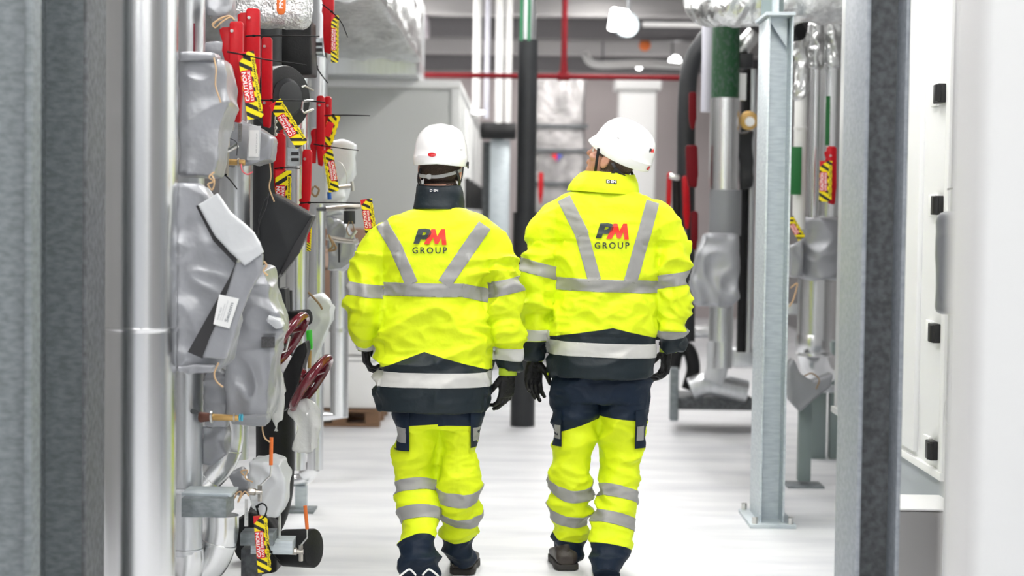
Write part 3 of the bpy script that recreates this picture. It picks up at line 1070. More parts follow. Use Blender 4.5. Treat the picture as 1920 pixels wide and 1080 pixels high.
def leg_left(p, A, B):
    def dd(L):
        best = 9
        for (a, _, _), (b, _, _) in zip(L, L[1:]):
            ab = b - a; t = max(0, min(1, (p - a).dot(ab) / ab.length_squared))
            best = min(best, (p - a - ab * t).length)
        return best
    return dd(A) < dd(B)
def ttA(p):
    if leg_left(p, tAL, tAR): return 1 if (p - hemL).dot(nL) > 0 or (p - topL).dot(nTL) > 0 else 0
    return 1 if (p - hemR).dot(nR) > 0 or (p - topR).dot(nTR) > 0 else 0
two_tone(bm, [(hemL, nL), (hemR, nR), (topL, nTL), (topR, nTR), (V((xmA, 0, 0)), V((1, 0, 0)))], ttA)
tr = link('trousers', bm, [HIVIS, NAVYT], pa, sharp=70)
def leg_tape(src, par, c, n, wpx, left, xm, Y):
    LG = (tAL, tAR) if par is tr else (tBL, tBR)
    n = V(n).normalized(); h = S(wpx / 2, Y)
    piece(src, 'reflective_tape', TAPE, par, [(c + n * h, n), (c - n * h, -n)], lambda p, nn: (p - c).length < 0.2 and (leg_left(p, *LG) == left), 0.003)
leg_tape(trA, tr, W(783, 916, YA), (0.10, -0.40, -1), 23, True, xmA, YA)
leg_tape(trA, tr, W(786, 968, YA - .07), (0.06, -0.45, -1), 24, True, xmA, YA)
leg_tape(trA, tr, W(862, 920, YA - .02), (0.0, 0.38, -1), 24, False, xmA, YA)
leg_tape(trA, tr, W(861, 962, YA + .02), (-0.12, 0.42, -1), 24, False, xmA, YA)
def pocket(par, x0, y0, x1, y1, Y, bv, dirv, depth=0.012, wside=1):
    """cargo pocket standing off the side of the thigh with its own strip of tape"""
    pk = None
    def mk(xa, ya, xb, yb, o, m, name, parent):
        bm = NB()
        nx, ny = 6, 8
        g = [[None] * (ny + 1) for _ in range(nx + 1)]
        for i in range(nx + 1):
            for j in range(ny + 1):
                px, py = xa + (xb - xa) * i / nx, ya + (yb - ya) * j / ny
                p = W(px, py, Y)
                h = bv.ray_cast(p - V((0, 1, 0)), V((0, 1, 0)))
                if h[0] is None:
                    h = bv.find_nearest(p)
                g[i][j] = bm.verts.new(h[0] - V((0, o, 0)))
        for i in range(nx):
            for j in range(ny):
                bm.faces.new((g[i][j], g[i + 1][j], g[i + 1][j + 1], g[i][j + 1]))
        ed = [f for f in bm.faces]
        r = bmesh.ops.extrude_face_region(bm, geom=ed)
        bmesh.ops.translate(bm, verts=[q for q in r['geom'] if isinstance(q, bmesh.types.BMVert)], vec=(0, o + 0.004, 0))
        return link(name, bm, m, parent)
    pk = mk(x0, y0, x1, y1, depth, NAVYT, 'pocket', par)
    ya = y0 + (y1 - y0) * 0.42; yb = y0 + (y1 - y0) * 0.80
    mk(x0 + (3 if wside > 0 else 4), ya, x1 - (6 if wside > 0 else 2), yb, depth + 0.003, TAPE, 'reflective_tape', pk)
bvT = bvh_of(trA)
pocket(tr, 741, 765, 770, 840, YA, bvT, None)
pocket(tr, 884, 768, 904, 836, YA, bvT, None, wside=-1)
# boots
gz = Yfloor(866, 1079)
boot(pa, (W(866, 1079, gz).x, gz, 0.002), -2, 0, BOOTB, w=0.060, collar=0.02)
hb_ = W(786, 1086, YA - 0.33)
bo = boot(pa, (hb_.x, YA - 0.235, 0.045), 2, -9, BOOTK, w=0.056, collar=0.0)
bm = NB()
for s in (-1, 1):
    add_tube(bm, [W(786 + s * 36, 1080, YA - .325), W(786 + s * 20, 1068, YA - .31), W(786 + s * 12, 1072, YA - .305), W(786 + s * 6, 1079, YA - .31)], 0.004, 6)
link('piping', bm, WHITE, bo)
# gloves
hand(pa, W(952, 702, YA + .05), (-0.06, 0.08, -1), (-0.55, 0.55, -0.1), (-0.9, -0.55, 0), curl=(30, 26, 30, 34), L=0.178, thumb_out=30)
hand(pa, W(686, 642, YA + .09), (0.02, 0.10, -1), (0.9, 0.25, 0), (0.2, 1, 0.2), curl=(38, 36, 38, 44), L=0.17)

# ================================================================ person on the right
YB = 7.46
pb = empty('person', (W(1128, 900, YB).x, YB, 0), 'person in yellow jacket with yellow collar and white helmet, face turned up to the side', 'person')
bm = NB()
hcB = W(1146, 297, YB + 0.0)
TB, MB_ = head_xf(hcB, 64, 27, 0, 1.0)
head_shapes(bm, TB)
torso(bm, [(310, 1118, 1180, 0.058, 0.0, YB), (340, 1105, 1172, 0.062, 0, YB), (375, 1090, 1185, 0.07, 0, YB), (420, 1050, 1220, 0.085, 0, YB), (520, 1065, 1210, 0.09, 0, YB), (620, 1065, 1200, 0.085, 0, YB), (720, 1062, 1195, 0.075, 0, YB)], p=2.2)
limb(bm, [(W(1035, 420, YB), 0.036, 0.036), (W(1012, 500, YB), 0.034, 0.034), (W(1003, 590, YB - .03), 0.03, 0.03), (W(1002, 665, YB + .02), 0.03, 0.03)])
limb(bm, [(W(1235, 415, YB), 0.036, 0.036), (W(1258, 500, YB), 0.034, 0.034), (W(1262, 570, YB - .03), 0.03, 0.03), (W(1252, 650, YB + .06), 0.03, 0.03)])
bLl = [(W(1080, 730, YB), 0.066, 0.066), (W(1074, 870, YB - .02), 0.042, 0.042), (W(1070, 960, YB), 0.042, 0.042), (W(1064, 1040, YB + .06), 0.04, 0.04)]
bLr = [(W(1168, 730, YB), 0.066, 0.066), (W(1160, 870, YB + .02), 0.042, 0.042), (W(1155, 960, YB - .06), 0.042, 0.042), (W(1142, 1040, YB - 0.18), 0.03, 0.03)]
limb(bm, bLl); limb(bm, bLr)
bm = remesh(bm, 0.004, 3)
bodyB = bm.copy()
link('body', bm, SKIN, pb, sharp=60)
hair_from(bodyB, TB, MB_, HAIRG, pb, bot=-0.062, thick=0.004)
for s in (-1, 1):
    b = NB(); add_lathe(b, TB(s * 0.031, 0.060, 0.002), MB_ @ V((0, 1, 0)), [(0, .002), (.004, .009), (.010, .0115), (.016, .009), (.0195, .002)], 14); link('eye', b, EYEM, pb)
# jacket
bm = NB()
torso(bm, [(352, 1088, 1180, 0.085, 0.0, YB), (364, 1062, 1205, 0.10, 0, YB), (380, 1040, 1232, 0.115, 0, YB), (405, 1030, 1245, 0.13, 0, YB), (450, 1034, 1242, 0.145, 0, YB), (500, 1040, 1234, 0.148, 0, YB),
           (550, 1042, 1230, 0.15, 0, YB), (600, 1033, 1230, 0.15, 0, YB), (650, 1029, 1228, 0.155, 0, YB), (685, 1030, 1226, 0.16, 0, YB), (706, 1032, 1221, 0.158, 0, YB)], p=2.5)
slBL = [(W(1060, 402, YB), 0.062, 0.075), (W(1036, 412, YB), 0.068, 0.08), (W(1020, 440, YB), 0.074, 0.082), (W(1010, 500, YB - .01), 0.075, 0.08), (W(1006, 560, YB - .03), 0.066, 0.074), (W(1003, 610, YB - .01), 0.057, 0.062), (W(1002, 664, YB + .03), 0.049, 0.052)]
slBR = [(W(1212, 400, YB), 0.062, 0.075), (W(1238, 412, YB), 0.070, 0.08), (W(1252, 450, YB), 0.076, 0.082), (W(1261, 510, YB - .01), 0.072, 0.078), (W(1264, 560, YB - .03), 0.066, 0.074), (W(1259, 610, YB + .01), 0.060, 0.064), (W(1256, 648, YB + .06), 0.056, 0.056)]
limb(bm, slBL); limb(bm, slBR)
bm = remesh(bm, 0.0065, 5)
cxB = W(1140, 550, YB).x
def maskB(p):
    k = 1.0
    if abs(p.x - cxB) < 0.13 and p.y < YB and p.z > W(1140, 520, YB).z: k = 0.35
    if p.z < W(1140, 625, YB).z: k = 0.4
    if abs(p.x - cxB) > 0.2: k = 1.5
    if p.z > W(1140, 450, YB).z: k = min(k, 0.5)
    return k
wrinkle(bm, 0.020, (5, 5, 9), Matrix.Rotation(R(-30), 3, 'Y'), maskB, 5.1, 0.007)
jacketB = bm.copy()
pl, (ga, gb, gc) = hem_planes(1029, 628, 1146, 611, 1230, 632, YB)
cBL, cBR = W(1002, 636, YB + .01), W(1257, 627, YB + .03)
cBLn, cBRn = V((0, 0.1, -1)).normalized(), V((-0.02, 0.3, -1)).normalized()
xl2, xr2 = W(1029, 640, YB).x, W(1231, 640, YB).x
def tB(p):
    if p.x < xl2: return 1 if (p - cBL).dot(cBLn) > 0 and (p - cBL).length < 0.15 else 0
    if p.x > xr2: return 1 if (p - cBR).dot(cBRn) > 0 and (p - cBR).length < 0.15 else 0
    return 1 if under(p, ga, gb, gc) else 0
two_tone(bm, pl + [(cBL, cBLn), (cBR, cBRn), (V((xl2, 0, 0)), V((1, 0, 0))), (V((xr2, 0, 0)), V((1, 0, 0)))], tB)
jb = link('jacket', bm, [HIVIS, NAVY], pb, sharp=70)
bvB = bvh_of(jacketB)
ux0, ux1 = W(1043, 530, YB).x, W(1231, 530, YB).x
band = lambda p, n: ux0 < p.x < ux1 and W(0, 570, YB).z < p.z < W(0, 480, YB).z
piece(jacketB, 'reflective_tape', TAPE, jb, band_planes(1044, 530, 1230, 537, 23, YB), band, 0.003)
piece(jacketB, 'reflective_tape', TAPEL, jb, band_planes(1029, 648, 1229, 656, 26, YB), lambda p, n: xl2 - 0.01 < p.x < xr2 + 0.005 and p.z < W(0, 600, YB).z, 0.003)
VT2 = lambda p, n: n.y < 0.4 and p.y < YB + 0.06 and p.z > W(0, 545, YB).z
piece(jacketB, 'reflective_tape', TAPE, jb, line_planes(1056, 372, 1090, 440, 25, YB), VT2, 0.0034)
piece(jacketB, 'reflective_tape', TAPE, jb, line_planes(1086, 430, 1112, 523, 24, YB), VT2, 0.0032)
piece(jacketB, 'reflective_tape', TAPE, jb, line_planes(1222, 378, 1178, 527, 25, YB), VT2, 0.0034)
sleeve_tape(jacketB, jb, W(1008, 503, YB - .01), V((-0.25, 0, -1)), S(12, YB), lambda p: p.x < ux0 - 0.002, TAPE)
sleeve_tape(jacketB, jb, W(1261, 524, YB - .01), V((0.16, 0, -1)), S(12, YB), lambda p: p.x > ux1 + 0.002, TAPE)
sleeve_tape(jacketB, jb, W(1002, 624, YB + .0), cBLn, S(11, YB), lambda p: p.x < xl2, TAPEL)
sleeve_tape(jacketB, jb, W(1258, 620, YB + .02), cBRn, S(9, YB), lambda p: p.x > xr2, TAPE)
logo(bvB, jb, 1114, 418, 1175, 448, YB, (453, 465))
# collar, standing and open at the front
bm = NB()
rs = []
for zpx, hx, hy, cx, dy in ((362, 66, .115, 1130, 0), (352, 65, .115, 1131, 0), (340, 60, .105, 1135, 0), (331, 52, .095, 1139, 0), (326, 47, .088, 1142, 0)):
    r = ring(W(cx, zpx, YB), V((1, 0, 0)), V((0, 1, 0)), S(hx, YB), hy, 40, 2.2)
    r = [p + V((0, 0, 0.10 * (p.x - W(cx, zpx, YB).x) * (-0.6))) for p in r]
    rs.append(r)
for zpx, hx, hy, cx in ((329, 40, .075, 1142), (345, 40, .078, 1140)):
    r = ring(W(cx, zpx, YB), V((1, 0, 0)), V((0, 1, 0)), S(hx, YB), hy, 40, 2.2)
    rs.append([p + V((0, 0, -0.06 * (p.x - W(cx, zpx, YB).x))) for p in r])
add_loft(bm, rs, caps=False)
bmesh.ops.subdivide_edges(bm, edges=bm.edges[:], cuts=2, use_grid_fill=True)
wrinkle(bm, 0.010, (6, 6, 10), None, None, 9.0)
bvc = bvh_of(bm)
colr = link('collar', bm, HIVIS, pb, sharp=60)
put_flat('collar_label', [shape2d([[(1134, -337), (1154, -339), (1154, -346), (1134, -344)]])], on_bvh(bvc, YB), INKB, colr, 2.5)
put_flat('lettering', [fit(text2d('D EN', 1, 0.03), 1136, -344, 1152, -339)], on_bvh(bvc, YB, 0.0035), INKW, colr, 3)
# helmet
hTB, hMB = head_xf(W(1164, 281, YB + 0.0), 62, 27, 0)
shB, onB, patchB, bvhB = helmet(hTB, hMB, pb, 0.108, 0.130, 0.95, peak=0.024)
patchB('badge', 0.0, -0.010, 0.024, 0.020, (0, -1, 0), REDB)
patchB('vent', 0.02, 0.045, 0.012, 0.004, (-1, 0.2, 0.1), STRAPG)
def onh(px, py):
    o = W(px, py, YB)
    h = bvhB.ray_cast(o - V((0, 1, 0)), V((0, 1, 0)))
    return (h[0] if h[0] else o) - V((0, 0.002, 0))
logo(None, shB, 1214, 280, 1224, 288, YB, None, cam_fn=onh, sub=0.5, off=0.003)
for s in (-1, 1):
    head_strap([(s * 0.083, -0.070, -0.01), (s * 0.080, -0.062, -0.05), (s * 0.078, -0.035, -0.07), (s * 0.060, 0.0, -0.095)], 0.012, BLKP, TB, None, 'chin_strap', par=shB)
    head_strap([(s * 0.085, 0.035, 0.025), (s * 0.084, 0.022, -0.015), (s * 0.079, 0.012, -0.05), (s * 0.060, 0.004, -0.095)], 0.012, BLKP, TB, None, 'chin_strap', par=shB)
head_strap([(-0.080, -0.045, 0.0), (-0.078, -0.07, -0.015), (-0.045, -0.105, -0.03), (0.0, -0.118, -0.034), (0.045, -0.105, -0.03), (0.080, -0.06, -0.01)], 0.012, BLKP, TB, None, 'nape_strap', par=shB)
# trousers
tBL = [(W(1080, 735, YB), S(48, YB), 0.10), (W(1078, 800, YB), S(43, YB), 0.095), (W(1074, 860, YB - .01), S(38, YB), 0.088), (W(1070, 905, YB - .02), S(42, YB), 0.082), (W(1069, 950, YB - .01), S(41, YB), 0.078), (W(1070, 1000, YB + .03), S(35, YB), 0.074), (W(1064, 1040, YB + .06), S(28, YB), 0.07)]
tBR = [(W(1170, 735, YB), S(50, YB), 0.10), (W(1166, 800, YB), S(43, YB), 0.095), (W(1163, 860, YB + .02), S(41, YB), 0.088), (W(1160, 905, YB - .01), S(38, YB), 0.08), (W(1155, 955, YB - .07), S(39, YB), 0.078), (W(1146, 1010, YB - .14), S(40, YB), 0.076), (W(1141, 1050, YB - .20), S(32, YB), 0.074), (W(1138, 1084, YB - .25), S(29, YB), 0.074)]
bm = trousers('trousers', pb, [(690, 1035, 1220, 0.125, 0, YB), (720, 1033, 1221, 0.125, 0, YB), (750, 1036, 1218, 0.12, 0, YB)], [tBL, tBR], 7.7, YB)
trB = bm.copy()
xmB = W(1119, 850, YB).x
nL = (tBL[-1][0] - tBL[3][0]).normalized(); nR = (tBR[-1][0] - tBR[3][0]).normalized()
nL = (nL + V((0.22, 0, 0))).normalized() if False else V((-0.25, 0.30, -1)).normalized()
nR = V((-0.16, -0.30, -1)).normalized()
hemL, hemR = W(1070, 993, YB + .08), W(1147, 1026, YB - .15)
topL, topR = W(1078, 797, YB), W(1166, 782, YB)
nTL = V((-0.35, 0, 1)).normalized(); nTR = V((0.10, 0, 1)).normalized()
def ttB(p):
    if leg_left(p, tBL, tBR): return 1 if (p - hemL).dot(nL) > 0 or (p - topL).dot(nTL) > 0 else 0
    return 1 if (p - hemR).dot(nR) > 0 or (p - topR).dot(nTR) > 0 else 0
two_tone(bm, [(hemL, nL), (hemR, nR), (topL, nTL), (topR, nTR), (V((xmB, 0, 0)), V((1, 0, 0)))], ttB)
trb = link('trousers', bm, [HIVIS, NAVYT], pb, sharp=70)
leg_tape(trB, trb, W(1071, 912, YB - .02), (-0.12, 0.35, -1), 23, True, xmB, YB)
leg_tape(trB, trb, W(1069, 956, YB + .02), (-0.14, 0.38, -1), 23, True, xmB, YB)
leg_tape(trB, trb, W(1159, 926, YB - .03), (-0.22, -0.28, -1), 23, False, xmB, YB)
leg_tape(trB, trb, W(1152, 977, YB - .09), (-0.22, -0.32, -1), 23, False, xmB, YB)
bvT = bvh_of(trB)
pocket(trb, 1035, 765, 1052, 832, YB, bvT, None, wside=-1)
pocket(trb, 1189, 765, 1212, 838, YB, bvT, None)
gz = Yfloor(1064, 1071)
boot(pb, (W(1063, 1071, gz).x, gz, 0.002), 4, 0, BOOTB, w=0.058, collar=0.02)
hb_ = W(1138, 1086, YB - 0.30)
boot(pb, (hb_.x, YB - 0.215, 0.03), 0, -6, BOOTB, w=0.047, collar=0.0)
hand(pb, W(1001, 678, YB + .04), (-0.02, 0.08, -1), (0.35, -0.75, 0), (1, 0.2, 0), curl=(24, 22, 24, 30), L=0.178, thumb_out=36)
hand(pb, W(1250, 660, YB + .08), (-0.05, 0.30, -1), (-0.9, -0.25, 0), (-0.3, 0.95, 0.1), curl=(34, 36, 40, 46), L=0.17)
# lime wrist openings of the gloves
for (x, y, Y, par) in ((952, 698, YA + .045, pa), (1002, 672, YB + .035, pb), (1253, 655, YB + .07, pb)):
    b = NB(); c = W(x, y, Y); add_cyl(b, c + V((0, 0, 0.018)), c - V((0, 0, 0.012)), 0.036, 0.037, 20, 0.003); link('glove_cuff', b, mat('lime knitted cuff', (0.45, 0.6, 0.03), 0.7), par)
# ---------------------------------------------------------------- shared small builders
PIPES = []
def vpipe(parent, px, Y, w, y0, y1, m, name='pipe', n=32, z0=None, z1=None):
    """upright round pipe seen w px wide at pixel column px (measured at mid height)"""
    x = W(px, 540, Y).x
    za = W(px, y1, Y).z if z0 is None else z0
    zb = W(px, y0, Y).z if z1 is None else z1
    bm = NB(); add_cyl(bm, (x, Y, za), (x, Y, zb), S(w / 2, Y), n=n)
    PIPES.append((x, Y, S(w / 2, Y), za, zb))
    return link(name, bm, m, parent)

def hold(t, p, r=0.008, m=None, name='stem'):
    """stem from a fitting back to the nearest upright pipe"""
    p = V(p)
    best = None
    for x, Y, pr, za, zb in PIPES:
        if za + 0.02 < p.z < zb - 0.02:
            d = math.hypot(x - p.x, Y - p.y) + (1.0 if Y < p.y else 0.0)
            if best is None or d < best[0]: best = (d, x, Y, pr)
    if best is None or best[0] > 0.7: return None
    q = V((best[1], best[2], p.z))
    q = q - (q - p).normalized() * best[3] * 0.97
    bm = NB(); add_cyl(bm, p, q, r, n=12)
    return link(name, bm, m or GALVD, t)

def pipe_thing(label, px, Y, w, y0, y1, m, seams=(), cat='pipe', name='insulated_pipe', z0=None, z1=None, seamm=None, group=None, pn='jacket'):
    x = W(px, 540, Y).x
    za = W(px, y1, Y).z if z0 is None else z0
    if not seams:
        o = vpipe(None, px, Y, w, y0, y1, m, name, z0=z0, z1=z1)
        return tag(o, label, cat, group)
    t = empty(name, (x, Y, za), label, cat, group)
    vpipe(t, px, Y, w, y0, y1, m, pn, z0=z0, z1=z1)
    r = S(w / 2, Y)
    for sy in seams:
        z = W(px, sy, Y).z
        bm = NB(); add_lathe(bm, (x, Y, z - 0.012), (0, 0, 1), [(0, r), (0.001, r + 0.0025), (0.009, r + 0.003), (0.012, r + 0.005), (0.016, r + 0.005), (0.018, r)], 40)
        link('seam_band', bm, seamm or m, t)
    return t

def one(name, bm, m, label, cat, group=None, sharp=38):
    return tag(link(name, bm, m, sharp=sharp), label, cat, group)

def pxbox(parent, x0, y0, x1, y1, Y, d, m, name, bevel=0.004):
    a, b = W(x0, y0, Y), W(x1, y1, Y)
    bm = NB(); add_box2(bm, (a.x, Y, b.z), (b.x, Y + d, a.z), bevel)
    return link(name, bm, m, parent)

def pxtube(parent, pts, wpx, m, name, n=20, k=8, smooth=True):
    """pts: (px, py, Y)"""
    Y = pts[0][2]
    bm = NB(); add_tube(bm, [W(*p) for p in pts], S(wpx / 2, Y), n, k, smooth=smooth)
    return link(name, bm, m, parent)

# ---------------------------------------------------------------- far end of the hall
# ventilation cabin on the left
zt = W(750, 150, 13.5).z
t = empty('air_handling_cabin', (-1.3, 15.5, 0), 'big pale grey panelled cabin behind the person with the dark collar', 'cabin')
xr = W(855, 540, 13.5).x
bm = NB(); add_box2(bm, (-2.2, 13.5, 0.12), (xr, 21.0, zt - 0.06), 0.01); link('body', bm, CABIN, t)
bm = NB(); add_box2(bm, (-2.22, 13.46, zt - 0.06), (xr + 0.02, 21.0, zt), 0.012); link('roof_trim', bm, CABINW, t)
bm = NB(); add_box2(bm, (xr - 0.05, 13.47, 0.12), (xr + 0.012, 13.6, zt - 0.06), 0.006); link('corner_post', bm, CABINW, t)
bm = NB(); add_box2(bm, (-2.2, 13.5, 0), (xr - 0.02, 21.0, 0.12)); link('plinth', bm, GALVD, t)
for i, yy in enumerate((14.6, 15.9, 17.2, 18.5, 19.8)):
    bm = NB(); add_box2(bm, (xr, yy, 0.16), (xr + 0.02, yy + 0.9, zt - 0.12), 0.006); o = link('side_panel', bm, CABINW, t)
    bm = NB(); add_box2(bm, (xr + 0.02, yy + 0.05, 1.5), (xr + 0.06, yy + 0.09, 1.75), 0.004); link('handle', bm, BLKP, o)
# foil wrapped duct over it
t = empty('ventilation_duct', (-1.2, 10, 2.56), 'crinkled foil wrapped duct running over the roof of the grey cabin', 'duct')
z0d = W(790, 115, 13.0).z
xd = W(790, 115, 13.0).x
bm = NB(); add_box2(bm, (-2.0, 9.3, z0d), (xd, 13.0, z0d + 0.6), 0.03)
bmesh.ops.subdivide_edges(bm, edges=[e for e in bm.edges if e.calc_length() > 0.4], cuts=24, use_grid_fill=True)
wrinkle(bm, 0.03, (5, 3, 5), None, None, 3.3)
link('foil_wrap', bm, FOIL, t)
bm = NB(); add_box2(bm, (-2.0, 13.0, zt), (xd - 0.03, 14.0, z0d + 0.5), 0.01); link('duct_collar', bm, ALUB, t)

# sprinkler pipe
t = empty('sprinkler_pipe', (0, 15.0, W(1000, 143, 15).z), 'thin dark red sprinkler pipe crossing the hall under the ceiling', 'pipe')
bm = NB(); a, b = W(770, 138, 15.0), W(1290, 149, 15.0); b.z = a.z = (a.z + b.z) / 2; add_cyl(bm, a, b, S(5, 15), n=14); link('cross_pipe', bm, REDD, t)
zc_ = a.z
bm = NB(); x = W(1057, 143, 15).x; add_cyl(bm, (x, 15, zc_), (x, 15, 3.74), S(5.5, 15), n=14); link('drop_pipe', bm, REDD, t)
bm = NB(); add_cyl(bm, (x - 0.05, 15, zc_), (x + 0.05, 15, zc_), S(8, 15), n=14, bevel=0.004); add_cyl(bm, (x, 15, zc_), (x, 15, zc_ + 0.13), S(8, 15), S(6, 15), n=14); link('tee_fitting', bm, REDD, t)

# white column
t = empty('round_edged_column', (W(1193, 540, 20).x, 20, 0), 'plain white square column with a capital, behind the helmet turned sideways', 'column')
xa, xb = W(1160, 300, 20).x, W(1229, 300, 20).x
bm = NB(); add_box2(bm, (xa, 20, 0), (xb, 20.4, W(1190, 168, 20).z), 0.02); link('shaft', bm, WHITE, t)
bm = NB(); add_box2(bm, (xa - 0.05, 19.95, W(1190, 168, 20).z), (xb + 0.05, 20.45, W(1190, 150, 20).z), 0.01); link('capital', bm, WHITE, t)
t['category'] = 'column'; t.name = 'concrete_column'; WORLDPOS[t.name] = V(t.location)
# riser duct in foil
t = empty('riser_duct', (W(1052, 540, 18).x, 18, 0), 'silvery foil wrapped upright duct between the two helmets', 'duct')
xa, xb = W(1004, 300, 18).x, W(1096, 300, 18).x
bm = NB(); add_box2(bm, (xa, 18, 0), (xb, 18.5, W(1050, 148, 18).z), 0.02)
bmesh.ops.subdivide_edges(bm, edges=[e for e in bm.edges if e.calc_length() > 0.4], cuts=20, use_grid_fill=True)
wrinkle(bm, 0.025, (5, 5, 4), None, None, 8.1); link('foil_wrap', bm, FOILD, t)
for yy in (237, 283, 345):
    z = W(1050, yy, 18).z
    bm = NB(); add_box2(bm, (xa - 0.03, 17.96, z - 0.02), (xb + 0.03, 18.0, z + 0.02), 0.004); link('strap', bm, GALVD, t)
st = link('sticker', add_prism(NB(), [W(1033, 290, 17.93), W(1045, 288, 17.93), W(1044, 303, 17.93)], (0, .004, 0)), TAGR, t)
st = link('sticker', add_prism(NB(), [W(1045, 288, 17.93), W(1055, 291, 17.93), W(1044, 303, 17.93)], (0, .004, 0)), mat('blue print', (0.03, 0.06, 0.4)), t)

# thin pipes beside the cabin
for px, w, m, lb in ((889, 15, PIPEW, 'brightest and leftmost of the four slim pipes beside the grey cabin'), (908, 10, LILAC, 'second and thinner slim pipe from the grey cabin, dull lilac white'),
                  (931, 15, PIPEW, 'third slim white pipe from the grey cabin, above the pale post'), (948, 12, PIPEW, 'rightmost slim white pipe, next to the black upright pipe')):
    pipe_thing(lb, px, 17.0, w, 0, 232 if px > 920 else 222, m, name='service_pipe', z1=3.7, group='slim pipes beside the cabin')
bm = NB(); add_cyl(bm, W(900, 245, 17.0), W(968, 246, 17.0), S(16, 17), n=20, bevel=0.02); one('pipe_sleeve', bm, RUB, 'short black insulated cross pipe above the pale post', 'pipe')
t = empty('support_post', (W(936, 540, 17.1).x, 17.1, 0), 'pale grey green post under the four slim pipes', 'post')
pxbox(t, 919, 262, 951, 683, 17.1, 0.15, GALVL, 'post', 0.01); pxbox(t, 923, 234, 944, 262, 17.05, 0.12, GREYG, 'head_plate', 0.01); pxbox(t, 905, 265, 917, 683, 17.2, 0.08, GALVD, 'brace', 0.01)
bm = NB(); add_cyl(bm, W(897, 213, 16.5), W(897, 208, 16.5), S(12, 16.5), n=14, bevel=0.01); one('ceiling_spot', bm, mat('spot glass', (1, 1, 1), 0.3, emit=(1, 1, 1), estr=3), 'small round bright lamp at the far top corner of the grey cabin', 'lamp')
# black upright pipe
t = empty('riser_pipe', (W(985, 540, 12.5).x, 12.5, 0), 'tall black insulated upright pipe between the two helmets', 'pipe')
vpipe(t, 985, 12.5, 26, 0, 76, ALUB, 'bare_section', z1=3.7)
vpipe(t, 984, 12.5, 36, 75, 400, RUBG, 'insulation')
vpipe(t, 983, 12.5, 46, 398, 790, RUBG, 'lower_insulation', z0=0.0)
for q in (-9, 5):
    pxbox(t, 985 + q, -60, 990 + q, 76, 12.28, 0.01, mat('green pipe band', (0.02, 0.16, 0.07), 0.4), 'green_stripe', 0.0)

# lamps and conduits under the ceiling
t = empty('flood_lamp', W(1165, 60, 15), 'bright rectangular lamp with a round reflector ring under the ceiling', 'lamp')
a = W(1160, 38, 15)
bm = NB(); add_box(bm, a, (0.155, 0.06, 0.19), Matrix.Rotation(R(9), 3, 'Y'), 0.025, 3); link('lamp_glass', bm, mat('lamp glass', (1, 1, 1), 0.4, emit=(1, 1, 0.98), estr=14), t)
bm = NB(); add_lathe(bm, W(1173, 48, 15.05), (0.1, -1, 0), [(0, 0.05), (0.0, 0.105), (0.05, 0.112), (0.07, 0.10), (0.05, 0.08), (0.02, 0.05)], 28); link('reflector_ring', bm, GALV, t)
bm = NB(); add_cyl(bm, W(1178, 40, 15.1), W(1180, -118, 15.1), 0.012, n=8); link('drop_rod', bm, GALVD, t)
for px, py, r, lb in ((1265, 116, 11, 'round glowing lamp far away next to the black bent pipe'), (1198, 125, 6, 'tiny glowing lamp over the capital of the white column')):
    bm = NB(); add_lathe(bm, W(px, py, 21), (0, -1, 0), [(0, S(r * .6, 21)), (.02, S(r, 21)), (.06, S(r, 21)), (.09, S(r * .5, 21))], 18)
    one('ceiling_spot', bm, mat('far lamp glass', (1, 1, 1), 0.4, emit=(1, 1, 1), estr=8), lb, 'lamp')
bm = NB(); add_tube(bm, [W(1096, 98, 20.5), W(1106, 116, 20.5), W(1130, 122, 20.5), W(1200, 120, 20.5), W(1280, 124, 20.5)], S(7, 20), 12); t = empty('conduit', W(1190, 120, 20.5), 'white bent conduit running above the dark red sprinkler pipe', 'conduit'); link('tube', bm, PIPEW, t)
for qx in (1130, 1260):
    p = W(qx, 120, 20.5); bm = NB(); add_cyl(bm, p, (p.x, p.y, 3.75), 0.01, n=8); link('hanger', bm, GALVD, t)
bm = NB(); add_cyl(bm, W(1205, 46, 19.5), W(1340, 48, 19.5), S(5, 19.5), n=12); t = empty('conduit', W(1270, 47, 19.5), 'straight pale conduit under the dark ceiling beside the bright rectangular lamp', 'conduit'); link('tube', bm, PIPEW, t)
for qx in (1230, 1320):
    p = W(qx, 46, 19.5); bm = NB(); add_cyl(bm, p, (p.x, p.y, 3.75), 0.01, n=8); link('hanger', bm, GALVD, t)
bm = NB(); add_cyl(bm, W(1209, 85, 20), W(1209, 85, 20.1), S(11, 20), n=20, bevel=0.01); t = empty('smoke_detector', W(1209, 95, 20.05), 'round orange fitting under the ceiling, below the bright rectangular lamp', 'detector'); link('body', bm, ORANGE, t); p = W(1209, 80, 20.05); bm = NB(); add_cyl(bm, p, (p.x, p.y, 3.75), 0.012, n=8); link('drop_rod', bm, GALVD, t)
bm = NB(); add_box2(bm, W(742, 60, 17.5), W(806, 38, 18.2), 0.02); one('ceiling_cassette', bm, mat('pale lilac metal', (0.42, 0.38, 0.42), 0.4), 'pale flat ceiling unit beside the foil duct', 'ceiling unit')

